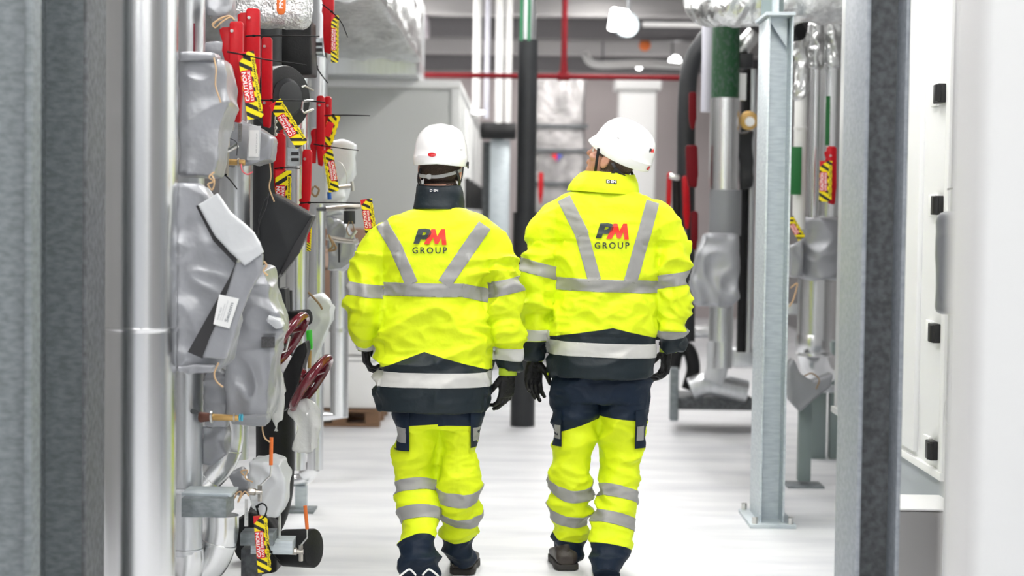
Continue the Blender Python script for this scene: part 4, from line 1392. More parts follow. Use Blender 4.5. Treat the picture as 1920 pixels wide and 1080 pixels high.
# goods on a pallet behind the left elbow
def carton(x0, y0, x1, y1, Y, d, m, lb, tape=True):
    a, b = W(x0, y0, Y), W(x1, y1, Y)
    t = empty('carton', ((a.x + b.x) / 2, Y + d / 2, b.z), lb, 'box', 'boxes on the pallet')
    bm = NB(); add_box2(bm, (a.x, Y, b.z), (b.x, Y + d, a.z), 0.008); link('box', bm, m, t)
    bm = NB(); add_box2(bm, (a.x + 0.01, Y - 0.002, a.z - 0.03), (b.x - 0.01, Y, a.z - 0.024)); link('lid_edge', bm, CARD if m is not WHITE else GALVD, t)
zf = W(660, 768, 12.3).z
t = empty('pallet', (W(660, 780, 12.3).x, 12.7, 0), 'brown wooden pallet on the floor behind the person with the dark collar', 'pallet')
xa, xb = W(560, 700, 12.3).x, W(712, 700, 12.3).x
for i in range(5):
    bm = NB(); add_box2(bm, (xa, 12.3 + i * 0.19, zf - 0.022), (xb, 12.42 + i * 0.19, zf), 0.003); link('deck_board', bm, WOOD, t)
for xx in (xa, (xa + xb) / 2 - 0.05, xb - 0.1):
    for yy in (12.3, 12.68, 13.0):
        bm = NB(); add_box2(bm, (xx, yy, 0.022), (xx + 0.1, yy + 0.12, zf - 0.022), 0.003); link('block', bm, WOOD, t)
for yy in (12.3, 12.68, 13.0):
    bm = NB(); add_box2(bm, (xa, yy, 0), (xb, yy + 0.12, 0.022), 0.003); link('bottom_board', bm, WOOD, t)
carton(560, 668, 706, 766, 12.32, 0.5, WHITE, 'large white box lying directly on the pallet')
carton(570, 598, 704, 666, 12.34, 0.5, WHITE, 'flatter white box stacked on the large white box')
carton(590, 505, 690, 596, 12.36, 0.45, CARD, 'brown cardboard box on top of the white boxes')
carton(600, 465, 684, 503, 12.38, 0.4, CARDP, 'pale pinkish cardboard box under the topmost brown one')
carton(606, 428, 688, 463, 12.4, 0.4, CARD, 'topmost brown cardboard box of the pallet stack')

# ---------------------------------------------------------------- right side: air unit, near panel
XU = W(1778, 540, 6.5).x
t = empty('air_handling_unit', (XU + 0.8, 7.6, 0), 'tall white panelled air unit beside the dark mottled column', 'air unit')
zb = W(1778, 903, 6.5).z
bm = NB(); add_box2(bm, (XU, 6.5, zb), (3.3, 8.8, 3.3), 0.006); link('body', bm, WHITEP, t)
bm = NB(); add_box2(bm, (XU + 0.03, 6.52, 0.0), (3.3, 8.8, zb), 0.004); link('base_frame', bm, mat('blue grey steel', (0.48, 0.52, 0.56), 0.5, 0.2), t)
bm = NB(); add_box2(bm, (XU - 0.015, 6.5, zb), (XU + 0.02, 8.8, zb + 0.03), 0.003); link('base_trim', bm, CABINW, t)
bm = NB(); add_box2(bm, (XU - 0.012, 6.49, zb + 0.03), (XU + 0.03, 6.55, 3.4), 0.004); link('corner_trim', bm, CABINW, t)
bm = NB(); add_box2(bm, (XU - 0.02, 6.93, zb + 0.05), (XU + 0.002, 8.4, 3.3), 0.006); dr = link('door', bm, WHITEP, t)
for yy in (175, 385, 625, 845):
    z = W(1768, yy, 6.62).z
    bm = NB(); add_box2(bm, (XU - 0.03, 6.60, z - 0.035), (XU, 6.68, z + 0.035), 0.004); h_ = link('hinge', bm, BLKP, t)
    bm = NB(); add_cyl(bm, (XU - 0.03, 6.6, z - 0.03), (XU - 0.03, 6.6, z + 0.03), 0.011, n=12); link('pin', bm, BLKP, h_)
    bm = NB(); add_box2(bm, (XU - 0.012, 6.70, z - 0.04), (XU, 6.80, z + 0.04), 0.003); link('hinge_plate', bm, CABINW, h_)
t = empty('drip_box', (W(1735, 1000, 6.15).x, 6.3, 0), 'low stainless box on the floor in front of the white air unit', 'box')
pxbox(t, 1640, 958, 1800, 1500, 6.15, 0.3, mat('warm stainless sheet', (0.42, 0.41, 0.40), 0.35, 0.85), 'body', 0.004)
pxbox(t, 1638, 953, 1802, 959, 6.14, 0.32, CABINW, 'lid', 0.002)
t = empty('thin_conduit', (W(1782, 540, 5.9).x, 5.9, 0), 'thin grey upright conduit at the edge of the blurred white panel', 'conduit')
vpipe(t, 1783, 5.9, 10, -50, 1100, ALUB, 'tube', 16)
pts = [(1779, 735, 5.88), (1771, 760, 5.87), (1773, 790, 5.87), (1779, 800, 5.88), (1772, 815, 5.87), (1780, 830, 5.88)]
pxtube(t, pts, 1.6, STEEL, 'wire_coil', 6)
bm = NB(); add_cyl(bm, W(1776, 355, 5.85), W(1786, 353, 5.85), 0.003, n=6); link('cable_tie', bm, TIE, t)
def pieces_cyl(px, py0, py1, wpx, Y):
    a, b = W(px, py0, Y), W(px, py1, Y); a.x = b.x = W(px, 540, Y).x
    return lambda bm: add_cyl(bm, b, a, S(wpx / 2, Y), n=28, bevel=0.02)
o = soft('insulation_sleeve', [pieces_cyl(1780, 398, 588, 52, 5.88)], SILD, None, 0.006, 4, 0.006, (8, 8, 8), 2)
tag(o, 'grey fabric sleeve tied round the thin conduit by the air unit', 'sleeve')
t = empty('white_panel', (0.8, 2.3, 0), 'blurred plain white panel close to the camera at the photo edge', 'panel')
xb_ = W(1845, 540, 2.25).x
bm = NB(); add_box2(bm, (xb_, 2.25, 0), (xb_ + 0.6, 2.44, 3.0), 0.004); link('leaf', bm, WHITEP, t)
bm = NB(); add_box2(bm, (xb_ - 0.004, 2.27, 0), (xb_, 2.42, 3.0), 0.001); link('edge_strip', bm, mat('grey side face', (0.66, 0.66, 0.66), 0.5), t)  # thin greyer sheet over the side of the white panel

# ---------------------------------------------------------------- pipework beside the aisle
def soft_px(name, pieces, m, label, cat, voxel=0.008, smooth=4, wr=0.006, sc=(9, 9, 6), seed=0.0, group=None, rotd=25):
    return tag(soft(name, pieces, m, None, voxel, smooth, wr, sc, seed, rotd), label, cat, group)
def pc_poly(pts, Y, d):
    return lambda bm: px_prism(bm, pts, Y, d)
def pc_tube(pts, wpx, k=6):
    return lambda bm: add_tube(bm, [W(*p) for p in pts], [S(q / 2, pts[0][2]) for q in (wpx if isinstance(wpx, (list, tuple)) else (wpx, wpx))], 20, k)

o = soft_px('foil_duct', [pc_tube([(1352, -20, 10.4), (1325, 2, 9.9), (1350, 6, 9.3), (1420, 4, 9.2), (1600, 0, 9.2)], 78)], FOIL, 'thick shiny foil wrapped duct across the top above the lone zinc column', 'duct', 0.014, 3, 0.016, (8, 8, 8), 1)
t = empty('insulated_riser', (W(1353, 540, 10.6).x, 10.6, 0), 'silver upright pipe with a dark green mesh sleeve at its top', 'pipe')
vpipe(t, 1353, 10.6, 46, 20, 640, ALUB, 'pipe')
vpipe(t, 1353, 10.6, 52, 52, 184, GREEND, 'mesh_sleeve')
vpipe(t, 1353, 10.6, 55, 184, 356, ALU, 'jacket')
vpipe(t, 1357, 10.6, 60, 356, 442, SILD, 'fabric_cover')
vpipe(t, 1357, 10.6, 36, 565, 690, ALUB, 'lower_pipe')
soft_px('insulation_jacket', [pc_poly([(1326, 440), (1384, 440), (1386, 560), (1372, 575), (1306, 572), (1296, 530), (1310, 480)], 10.3, 0.18)], SILC, 'grey fabric jacket tied round the lower half of the green sleeved pipe', 'jacket', 0.012, 5, 0.02, (7, 7, 6), 3)
pipe_thing('pale lilac upright pipe beside the green mesh sleeve', 1320, 11.2, 24, 30, 210, LILAC, z1=3.6)
bm = NB(); add_tube(bm, [W(1286, 640, 11.3), W(1286, 330, 11.3), W(1288, 190, 11.3), W(1296, 120, 11.3), W(1322, 76, 11.3), W(1350, 40, 11.3), W(1352, -60, 11.3)], S(17, 11.3), 24, 10)
one('bent_pipe', bm, RUBG, 'black insulated pipe bending over to the right, beside the lilac pipe', 'pipe')
for px, w, m, lb in ((1391, 16, RUB, 'narrow black pipe just beside the lone zinc column'), (1405, 13, ALUB, 'thin grey pipe touching the left edge of the lone zinc column')):
    pipe_thing(lb, px, 10.9, w, 130, 660, m)
bm = NB(); add_cyl(bm, W(1382, 100, 10.7), W(1416, 60, 10.7), S(16, 10.7), n=20, bevel=0.02); one('foil_elbow', bm, FOIL, 'small foil covered elbow under the duct, beside the zinc column', 'pipe')
t = empty('control_box', W(1397, 162, 10.6), 'small white rectangular box fixed between the green sleeve and zinc column', 'box'); pxbox(t, 1380, 137, 1399, 188, 10.6, 0.05, WHITEP, 'case'); pxbox(t, 1384, 100, 1412, 128, 10.62, 0.08, RUBG, 'bracket')
t = empty('pressure_gauge', W(1404, 226, 10.6), 'round brass gauge peeking out beside the lone zinc column', 'gauge')
bm = NB(); add_cyl(bm, W(1404, 226, 10.6), W(1404, 226, 10.66), S(18, 10.6), n=28, bevel=0.006); link('case', bm, BRASS, t)
bm = NB(); add_cyl(bm, W(1406, 228, 10.59), W(1406, 228, 10.6), S(9, 10.6), n=24); link('dial', bm, WHITE, t)
soft_px('valve_cover', [pc_poly([(1384, 250), (1412, 244), (1412, 350), (1388, 356)], 10.7, 0.12)], RUBG, 'dark grey padded valve cover under the brass gauge', 'cover', 0.012, 4, 0.012, (7, 7, 7), 5)

# skid and pump bits near the floor
t = empty('pump_set', (W(1335, 700, 12.4).x, 12.4, 0), 'grey pump set on a low frame at the far beside the aisle floor', 'pump')
pxbox(t, 1270, 745, 1412, 770, 12.3, 0.5, GALVD, 'skid_frame', 0.01)
pxbox(t, 1376, 655, 1420, 690, 12.3, 0.4, ALUB, 'bracket', 0.01)
pxbox(t, 1258, 690, 1272, 790, 12.25, 0.1, GALV, 'foot', 0.01)
for pts, w, m, nm in (([(1295, 730, 12.3), (1330, 720, 12.3), (1400, 735, 12.3)], 44, ALUB, 'motor'), ([(1345, 640, 12.2), (1345, 690, 12.2), (1335, 715, 12.2)], 40, SILL, 'casing'),
                      ([(1262, 690, 12.4), (1270, 660, 12.4), (1290, 655, 12.4), (1300, 690, 12.4), (1290, 730, 12.4)], 26, RUB, 'hose'), ([(1240, 623, 12.5), (1330, 622, 12.5)], 24, ALU, 'cross_pipe')):
    pxtube(t, pts, w, m, nm)
bm = NB(); add_cyl(bm, W(1352, 664, 12.1), W(1352, 664, 12.2), S(19, 12.1), n=24, bevel=0.01); link('flange', bm, SILL, t)

# pipes beside the lone column
t = empty('insulated_riser', (W(1548, 540, 9.9).x, 9.9, 0.9), 'broad silver pipe with rounded lower bend, wrapped in a fabric jacket halfway up', 'pipe')
vpipe(t, 1550, 9.9, 40, 120, 430, ALU, 'upper_pipe')
vpipe(t, 1528, 9.9, 64, 522, 640, ALU, 'jacket')
pxtube(t, [(1524, 628, 9.9), (1524, 652, 9.9), (1530, 680, 10.0), (1545, 690, 10.15)], 63, ALU, 'elbow', 28)
pxbox(t, 1549, 180, 1555, 272, 9.76, 0.006, GREENL, 'green_strip', 0)
bm = NB(); x = W(1528, 540, 9.9).x; add_lathe(bm, (x, 9.9, W(0, 640, 9.9).z - 0.02), (0, 0, 1), [(0, S(32, 9.9)), (0.004, S(34, 9.9)), (0.014, S(34, 9.9)), (0.018, S(32, 9.9))], 36); link('seam_band', bm, ALU, t)
pipe_thing('slim off white pipe carrying a green label, touching the zinc column', 1495, 9.7, 24, 80, 430, PIPEW, seams=(240,))
t = WORLDPOS
o = pxbox(None, 1483, 275, 1502, 365, 9.64, 0.008, GREENL, 'pipe_label', 0.001); tag(o, 'plain green label stuck upright on the slim off white pipe', 'label')
pipe_thing('middle slim silver pipe between the green label and the red handle', 1521, 9.8, 20, 60, 430, ALU)
for i, (x0, y0, w, yy, lb) in enumerate(((1494, 60, 28, 190, 'crumpled foil collar on the slim pipe with the green label'), (1520, 40, 30, 130, 'crumpled foil collar on the middle slim silver pipe'), (1552, 30, 48, 128, 'widest crumpled foil collar, beside the dark mottled column'))):
    soft_px('foil_collar', [pieces_cyl(x0, y0, yy, w, 9.7 + 0.1 * i)], FOIL, lb, 'foil', 0.009, 2, 0.012, (14, 14, 14), i, 'foil collars under the duct')
bm = NB(); add_cyl(bm, W(1484, 62, 9.6), W(1502, 58, 9.55), S(17, 9.6), n=24, bevel=0.01); one('pipe_end', bm, RUB, 'open dark pipe end under the duct beside the zinc column', 'pipe')
soft_px('insulation_jacket', [pieces_cyl(1536, 408, 524, 82, 9.85), pc_poly([(1482, 460), (1505, 448), (1506, 520), (1482, 518)], 9.7, 0.1)], SILC, 'bulky silver fabric jacket round the broad pipe below the red handle', 'jacket', 0.008, 3, 0.012, (8, 8, 7), 6)
soft_px('insulation_jacket', [pc_poly([(1476, 690), (1488, 672), (1500, 700), (1525, 716), (1562, 700), (1558, 724), (1500, 772), (1480, 752)], 9.7, 0.12)], SILD, 'dark grey wedge shaped fabric cover hanging below the silver pipe bend', 'jacket', 0.008, 4, 0.005, (8, 8, 7), 7)
bm = NB(); add_tube(bm, [W(1508, 705, 9.66), W(1522, 700, 9.64), W(1536, 712, 9.64), W(1530, 730, 9.64)], 0.004, 6); one('twine', bm, TWINED, 'brown twine tied on the wedge shaped grey cover', 'twine')
bm = NB(); add_tube(bm, [W(1482, 540, 9.66), W(1495, 532, 9.64), W(1488, 560, 9.64), W(1480, 575, 9.64)], 0.004, 6); one('twine', bm, TWINE, 'light twine hanging beside the zinc column below the bulky jacket', 'twine')
t = empty('floor_post', (W(1508, 540, 9.85).x, 9.85, 0), 'slim grey green post on a floor plate beside the zinc column', 'post')
pxbox(t, 1500, 745, 1520, 903, 9.85, 0.07, GREYG, 'post', 0.004)
xx = W(1508, 903, 9.85).x; bm = NB(); add_box2(bm, (xx - 0.1, 9.78, 0), (xx + 0.1, 9.98, 0.012), 0.002); link('base_plate', bm, GALV, t)
t = empty('pipe_rack', (W(1548, 700, 11).x, 11, 0), 'grey green rack of posts and a rail behind the slim floor post', 'rack')
pxbox(t, 1522, 720, 1548, 868, 11, 0.1, GREYG, 'post', 0.004)
pxbox(t, 1560, 640, 1580, 868, 11, 0.1, GREYG, 'post', 0.004)
pxbox(t, 1470, 722, 1640, 738, 10.95, 0.05, ALUB, 'rail', 0.004)
pxbox(t, 1478, 570, 1500, 590, 10.95, 0.05, ALUB, 'rail', 0.004)
# ---------------------------------------------------------------- valve rack beside the aisle
def poly_thing(name, pts, Y, d, m, label, cat, parent=None, voxel=0.006, smooth=4, wr=0.006, sc=(9, 9, 7), seed=0.0, rotd=25, extra=(), group=None):
    o = soft(name, [pc_poly(pts, Y, d)] + list(extra), m, parent, voxel, smooth, wr, sc, seed, rotd)
    return tag(o, label, cat, group) if parent is None else o

def flatpart(name, pts, Y, d, m, parent, bevel=0.0):
    bm = NB(); px_prism(bm, pts, Y, d, bevel)
    return link(name, bm, m, parent)

# big upright pipes
pipe_thing('large bright silver upright pipe, broadest in the photo, beside the mottled left column', 264, 5.95, 134, -60, 1500, ALU, seams=(615,), z0=0.0, z1=3.7)
t = pipe_thing('silver upright pipe just behind the right edge of the broadest silver pipe', 352, 6.5, 60, -60, 1040, ALUB, seams=(915, 1030), z1=3.7)
bm = NB(); add_tube(bm, [W(352, 1030, 6.5), W(352, 1055, 6.5), W(345, 1085, 6.5), W(318, 1110, 6.5), W(280, 1118, 6.5)], S(30, 6.5), 28, 8); link('elbow', bm, ALU, t)
for yy in (60, 50):
    pass
bm = NB(); add_box2(bm, W(362, 120, 6.37), W(366, 44, 6.375)); link('paint_mark', bm, mat('dark red paint mark', (0.22, 0.03, 0.05), 0.6), t)
bm = NB(); add_box2(bm, W(399, 75, 6.7), W(403, 30, 6.705)); 
pipe_thing('silver upright pipe behind the brass drain cocks, second from the broad pipe', 439, 7.0, 58, -40, 860, ALUB, z1=3.7)
bm.free()
for pts, w, lb, rings_ in (([(330, 935, 6.75), (372, 905, 6.75), (408, 868, 6.75), (422, 830, 6.75), (424, 780, 6.75)], 66, 'polished silver pipe elbow under the lower brass drain cock', 2),
                   ([(318, 1125, 6.6), (360, 1085, 6.6), (396, 1050, 6.6), (412, 1005, 6.6), (414, 965, 6.6)], 68, 'polished silver pipe elbow lowest in the rack, beside the lowest caution tag', 2)):
    t = empty('pipe_elbow', W(pts[2][0], pts[0][1], pts[0][2]), lb, 'pipe elbow')
    P = [W(*p) for p in pts]
    bm = NB(); add_tube(bm, P, S(w / 2, pts[0][2]), 32, 10); link('jacket', bm, ALU, t)
    C = catmull(P, 10)
    for k in (14, 27):
        d = (C[k + 1] - C[k - 1]).normalized()
        bm = NB(); add_lathe(bm, C[k] - d * 0.006, d, [(0, S(w / 2, 6.7)), (0.001, S(w / 2, 6.7) + 0.0025), (0.010, S(w / 2, 6.7) + 0.0025), (0.012, S(w / 2, 6.7))], 32); link('seam_band', bm, ALU, t)
# wrapped pipes further along
pipe_thing('dark grey foam covered upright pipe behind the red handles', 499, 7.6, 52, 40, 546, RUBG, z1=W(499, 40, 7.6).z)
pipe_thing('slim bright silver pipe under the uppermost red handle at the right', 596, 8.9, 30, -30, 232, ALUB, z1=3.7, z0=W(596, 240, 8.9).z)
for px, Y, w, y0, lb in ((594, 8.6, 30, 382, 'slim silver pipe with yellow reflections beside the black cone'), (556, 8.2, 40, 420, 'silver pipe partly hidden behind the black foam cone')):
    pipe_thing(lb, px, Y, w, y0, 880, ALU, z1=W(px, -60, Y).z if px < 570 else W(px, y0, Y).z)
t = empty('mitred_pipe', (W(636, 600, 9.7).x, 9.7, W(636, 790, 9.7).z), 'silver pipe turning a sharp corner, seen beside the person with the dark collar', 'pipe')
pxtube(t, [(636, 500, 9.7), (636, 778, 9.7), (560, 779, 9.7)], 35, ALU, 'jacket', 24, smooth=False)
bm = NB(); c = W(636, 622, 9.7); add_cyl(bm, c, c + V((0, 0, 0.02)), S(19.5, 9.7), n=28); link('seam_band', bm, ALU, t)
t = empty('short_stand', (W(562, 960, 8.8).x, 8.8, 0), 'small grey stand holding a silver elbow near the floor', 'stand')
pxbox(t, 553, 912, 574, 968, 8.8, 0.06, GALVL, 'post', 0.003)
c = W(563, 970, 8.8); bm = NB(); add_box2(bm, (c.x - 0.07, 8.74, 0), (c.x + 0.07, 8.92, 0.012), 0.002); link('base_plate', bm, GALV, t)
t = empty('small_elbow', W(575, 905, 8.8), 'small silver elbow with a round end resting on the grey stand', 'pipe elbow')
pxtube(t, [(588, 800, 8.83), (588, 860, 8.83), (580, 890, 8.83), (560, 900, 8.83), (540, 900, 8.83)], 24, ALU, 'pipe', 20)
bm = NB(); add_cyl(bm, W(571, 892, 8.75), W(590, 872, 8.72), S(15, 8.8), n=24, bevel=0.01); link('end_cap', bm, ALU, t)

# black insulation forms
t = empty('black_bend', (W(515, 700, 7.5).x, 7.5, 0), 'thick black foam covered pipe curving down behind the white lagged ball valve', 'pipe')
pxtube(t, [(512, 545, 7.5), (514, 700, 7.5), (516, 850, 7.5), (512, 930, 7.5), (492, 985, 7.5), (455, 1015, 7.5)], 72, RUB, 'insulation', 28)
pxtube(t, [(545, 1010, 7.55), (540, 1050, 7.55), (505, 1085, 7.55)], 62, RUB, 'lower_bend', 24)
bm = NB(); add_cyl(bm, W(526, 600, 7.3), W(580, 594, 7.25), S(15, 7.3), n=28, bevel=0.006); one('foam_stub', bm, RUB, 'short black foam stub pointing right above the upper maroon hand wheel', 'insulation')
poly_thing('foam_block', [(500, 545), (534, 540), (536, 590), (500, 592)], 7.2, 0.15, RUBG, 'dark grey foam block under the tip of the black cone', 'insulation', smooth=2, wr=0.001)
poly_thing('foam_block', [(522, 40), (583, 37), (585, 140), (528, 142)], 7.75, 0.2, RUB, 'large black foam box below the foil covered pipe at the top', 'insulation', smooth=3, wr=0.0015)
t = empty('foam_flange', W(540, 240, 7.3), 'big round black foam disc with a paler centre behind the red handles', 'insulation')
ax = V((0.72, -0.62, 0.0)).normalized(); c = W(522, 184, 7.3)
bm = NB(); add_cyl(bm, c - ax * 0.02, c + ax * 0.05, S(60, 7.3), n=40, bevel=0.008); link('disc', bm, RUB, t)
bm = NB(); add_cyl(bm, c + ax * 0.05, c + ax * 0.075, S(36, 7.3), S(30, 7.3), n=36, bevel=0.006); link('centre', bm, RUBG, t)
t = empty('black_cone', W(530, 500, 7.0), 'pointed black foam cone with a cut open edge under the vertical caution tag', 'insulation')
soft('shell', [pc_poly([(484, 410), (497, 372), (512, 362), (530, 372), (586, 405), (560, 462), (540, 495), (517, 524), (500, 505), (487, 470)], 6.95, 0.16)], RUBG, t, 0.006, 3, 0.002)
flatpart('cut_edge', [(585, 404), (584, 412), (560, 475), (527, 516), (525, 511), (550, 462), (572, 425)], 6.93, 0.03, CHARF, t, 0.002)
bm = NB(); add_tube(bm, [W(504, 362, 6.94), W(498, 390, 6.93), W(486, 420, 6.93), W(480, 470, 6.93)], 0.003, 6); link('seam', bm, CHARF, t)
poly_thing('foam_cover', [(556, 652), (572, 640), (575, 660), (558, 720), (545, 760), (530, 775), (530, 700)], 7.05, 0.14, RUB, 'black foam cover between the two maroon hand wheels', 'insulation', smooth=3, wr=0.003)
flatpart_ = None
# foil covered box at top with orange lever
t = empty('foil_lagging', W(505, 45, 6.9), 'block of pipe lagging in fine crinkled foil at the top, behind the orange tag lever', 'lagging')
bm = NB(); a, b = W(430, -30, 6.9), W(573, 44, 6.9); add_box2(bm, (a.x, 6.9, b.z), (b.x, 7.15, a.z), 0.03)
bm = remesh(bm, 0.008, 4); wrinkle(bm, 0.007, (16, 16, 16)); link('foil', bm, FOILF, t)
t = empty('lever_valve', W(527, 27, 6.75), 'orange lever grip with upright white letters hanging at the top', 'lever')
bm = NB(); px_prism(bm, [(519, -40), (536, -40), (535, 20), (531, 27), (522, 27), (518, 20)], 6.75, 0.018, 0.004); link('grip', bm, ORANGE, t)
Yt = 6.745
def vert_map(px, py, Y, ang=90):
    """letters running upwards from (px,py); unit = pixel"""
    ca, sa = math.cos(R(ang)), math.sin(R(ang))
    return lambda X, Yv: W(px + X * ca - Yv * sa, py - X * sa - Yv * ca, Y)
put_flat('lettering', [fit(text2d('PINC', 1, 0.04), 0, 0, 26, 8)], vert_map(531, 16, Yt), INKW, t)

# fabric jackets
J = []
poly_thing('insulation_jacket', [(333, 110), (415, 112), (425, 140), (428, 200), (415, 240), (412, 262), (408, 300), (400, 330), (333, 328)], 6.12, 0.2, SILC, 'grey fabric jacket puffed out behind the uppermost lever bracket', 'jacket', smooth=6, wr=0.013, sc=(4, 4, 6), seed=2)
poly_thing('folded_cloth', [(335, 97), (402, 97), (404, 112), (336, 113)], 6.08, 0.14, SILC, 'folded flap on top of the puffed grey jacket', 'flap', smooth=3, wr=0.004, seed=3)
poly_thing('insulation_jacket', [(384, 80), (412, 78), (425, 88), (428, 200), (400, 200), (384, 140)], 6.6, 0.16, SILC, 'grey fabric jacket behind the leftmost pair of red handles', 'jacket', smooth=5, wr=0.012, seed=5)
poly_thing('insulation_jacket', [(384, -10), (432, -10), (431, 20), (424, 28), (388, 30)], 6.35, 0.12, SILC, 'small grey fabric bundle tied at the very top beside the red handles', 'jacket', smooth=4, wr=0.008, seed=6)
poly_thing('insulation_jacket', [(404, 238), (440, 225), (468, 232), (512, 260), (508, 300), (470, 308), (412, 306)], 6.7, 0.16, SILC, 'grey fabric jacket with a clear label pocket beside the upper brass drain cock', 'jacket', smooth=5, wr=0.012, seed=7)
t = poly_thing('insulation_jacket', [(326, 345), (372, 346), (390, 372), (440, 450), (446, 500), (436, 600), (420, 680), (404, 694), (328, 698)], 5.98, 0.22, SILC, 'biggest grey fabric jacket, crossed by a pale strap and a labelled grey flap', 'jacket', smooth=6, wr=0.010, sc=(7, 7, 9), seed=8)
WORLDPOS[t.name] = V(t.location)
soft('strap', [pc_poly([(371, 384), (408, 360), (431, 397), (476, 436), (495, 473), (459, 497), (442, 483), (403, 444)], 5.91, 0.02)], SILL, t, 0.004, 2, 0.004, (9, 9, 9), 1)
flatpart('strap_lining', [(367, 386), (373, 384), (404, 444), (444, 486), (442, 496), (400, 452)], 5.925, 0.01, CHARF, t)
soft('flap', [pc_poly([(442, 494), (494, 474), (492, 505), (470, 544), (453, 590), (424, 672), (380, 670), (402, 612), (428, 540)], 5.93, 0.02)], SILC, t, 0.004, 2, 0.003, (8, 8, 8), 2)
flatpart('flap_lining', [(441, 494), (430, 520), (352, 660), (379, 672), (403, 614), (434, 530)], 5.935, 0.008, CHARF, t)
lb = flatpart('sewn_label', [(411, 552), (448, 560), (430, 616), (400, 608)], 5.918, 0.004, TAGW, t)
lm = vert_map(424, 608, 5.914, 73)
put_flat('lettering', [fit(text2d('Secom', 1, 0.03), 4, -2, 42, 5)], lm, INKG, lb)
put_flat('small_print', [fit(text2d('INSULATION JACKET', 1, 0.0), 4, 8, 44, 10), fit(text2d('DO NOT REMOVE', 1, 0.0), 4, 12, 36, 14), fit(text2d('PIPE REF', 1, 0.0), 4, 16, 28, 19)], vert_map(424, 608, 5.914, 73), INKG, lb)
put_flat('stitching', [fit(text2d('------------', 1, 0.0), 0, 0, 90, .6)], vert_map(414, 668, 5.922, 73), INKG, t)
poly_thing('rolled_cloth', [(330, 686), (400, 684), (402, 694), (398, 700), (332, 702)], 5.96, 0.2, SILC, 'rolled lower hem of the biggest grey jacket', 'hem', smooth=3, wr=0.006, sc=(14, 14, 14))
t = poly_thing('insulation_jacket', [(425, 560), (452, 540), (484, 500), (498, 505), (508, 560), (528, 602), (530, 622), (514, 650), (508, 700), (506, 765), (498, 786), (428, 784), (420, 700)], 6.35, 0.25, SILC, 'large smooth grey jacket with a rolled hem, beside the upper maroon hand wheel', 'jacket', smooth=7, wr=0.012, sc=(8, 8, 9), seed=10)
WORLDPOS[t.name] = V(t.location)
flatpart('velcro_patch', [(490, 632), (515, 632), (515, 652), (490, 652)], 6.325, 0.006, mat('dark velcro', (0.11, 0.11, 0.115), 0.9, noise_amt=0.4, scale=200), t)
soft('rolled_hem', [pc_poly([(430, 781), (500, 779), (502, 790), (495, 800), (432, 797)], 6.32, 0.1)], SILD, t, 0.005, 3, 0.005, (14, 14, 14))
soft('neck_fold', [pc_poly([(502, 590), (522, 598), (530, 612), (516, 618), (500, 606)], 6.31, 0.08)], SILL, t, 0.004, 2, 0.006, (20, 20, 20))
t = empty('label_pocket', W(478, 300, 6.6), 'clear pocket with a printed white card hanging beside the upper brass drain cock', 'label')
bm = NB(); px_prism(bm, [(466, 236), (489, 236), (486, 300), (463, 300)], 6.6, 0.005); link('sleeve', bm, SILL, t)
bm = NB(); px_prism(bm, [(468, 244), (486, 244), (484, 294), (466, 294)], 6.595, 0.003); link('card', bm, TAGW, t)
put_flat('small_print', [fit(text2d('VALVE JACKET', 1, 0), 2, 0, 40, 3), fit(text2d('REF 1204', 1, 0), 2, -7, 26, -5)], vert_map(482, 290, 6.592, 88), INKG, t)
for pts, Y, lb, s in (([(382, 700), (402, 690), (424, 702), (427, 740), (424, 800), (384, 800)], 6.4, 'crumpled grey fabric wrap under the biggest jacket', 11),
                      ([(380, 800), (424, 798), (424, 850), (395, 872), (380, 870)], 6.5, 'grey fabric tongue hanging below the lower brass drain cock', 12),
                      ([(428, 890), (450, 880), (466, 905), (460, 928), (440, 930)], 6.9, 'crumpled pale wrap beside the white lagged ball valve', 13)):
    poly_thing('fabric_wrap', pts, Y, 0.1, SILC, lb, 'wrap', smooth=3, wr=0.01, sc=(14, 14, 14), seed=s)
t = poly_thing('valve_jacket', [(466, 868), (500, 864), (525, 872), (535, 900), (532, 945), (520, 970), (490, 968), (466, 955)], 6.55, 0.2, SILL, 'white fabric jacket of a small ball valve low in the rack, behind an orange lever', 'jacket', smooth=6, wr=0.008, sc=(10, 10, 10), seed=14)
# back cluster
poly_thing('insulation_jacket', [(612, 266), (640, 262), (662, 270), (660, 330), (648, 360), (640, 400), (612, 402), (606, 330)], 8.3, 0.15, SILL, 'white fabric jacket beside the pale cabin, behind the far caution tags', 'jacket', smooth=4, wr=0.014, sc=(9, 9, 9), seed=15)
poly_thing('insulation_jacket', [(612, 405), (645, 420), (664, 455), (660, 490), (640, 508), (614, 506)], 8.3, 0.15, SILC, 'greyish jacket bulging below the nickel valve near the yellow sleeve', 'jacket', smooth=4, wr=0.014, sc=(9, 9, 9), seed=16)
poly_thing('insulation_jacket', [(578, 560), (600, 552), (622, 572), (618, 610), (600, 645), (586, 690), (578, 650)], 7.9, 0.12, SILL, 'small pale jacket beside the green lever', 'jacket', smooth=4, wr=0.012, sc=(10, 10, 10), seed=17)

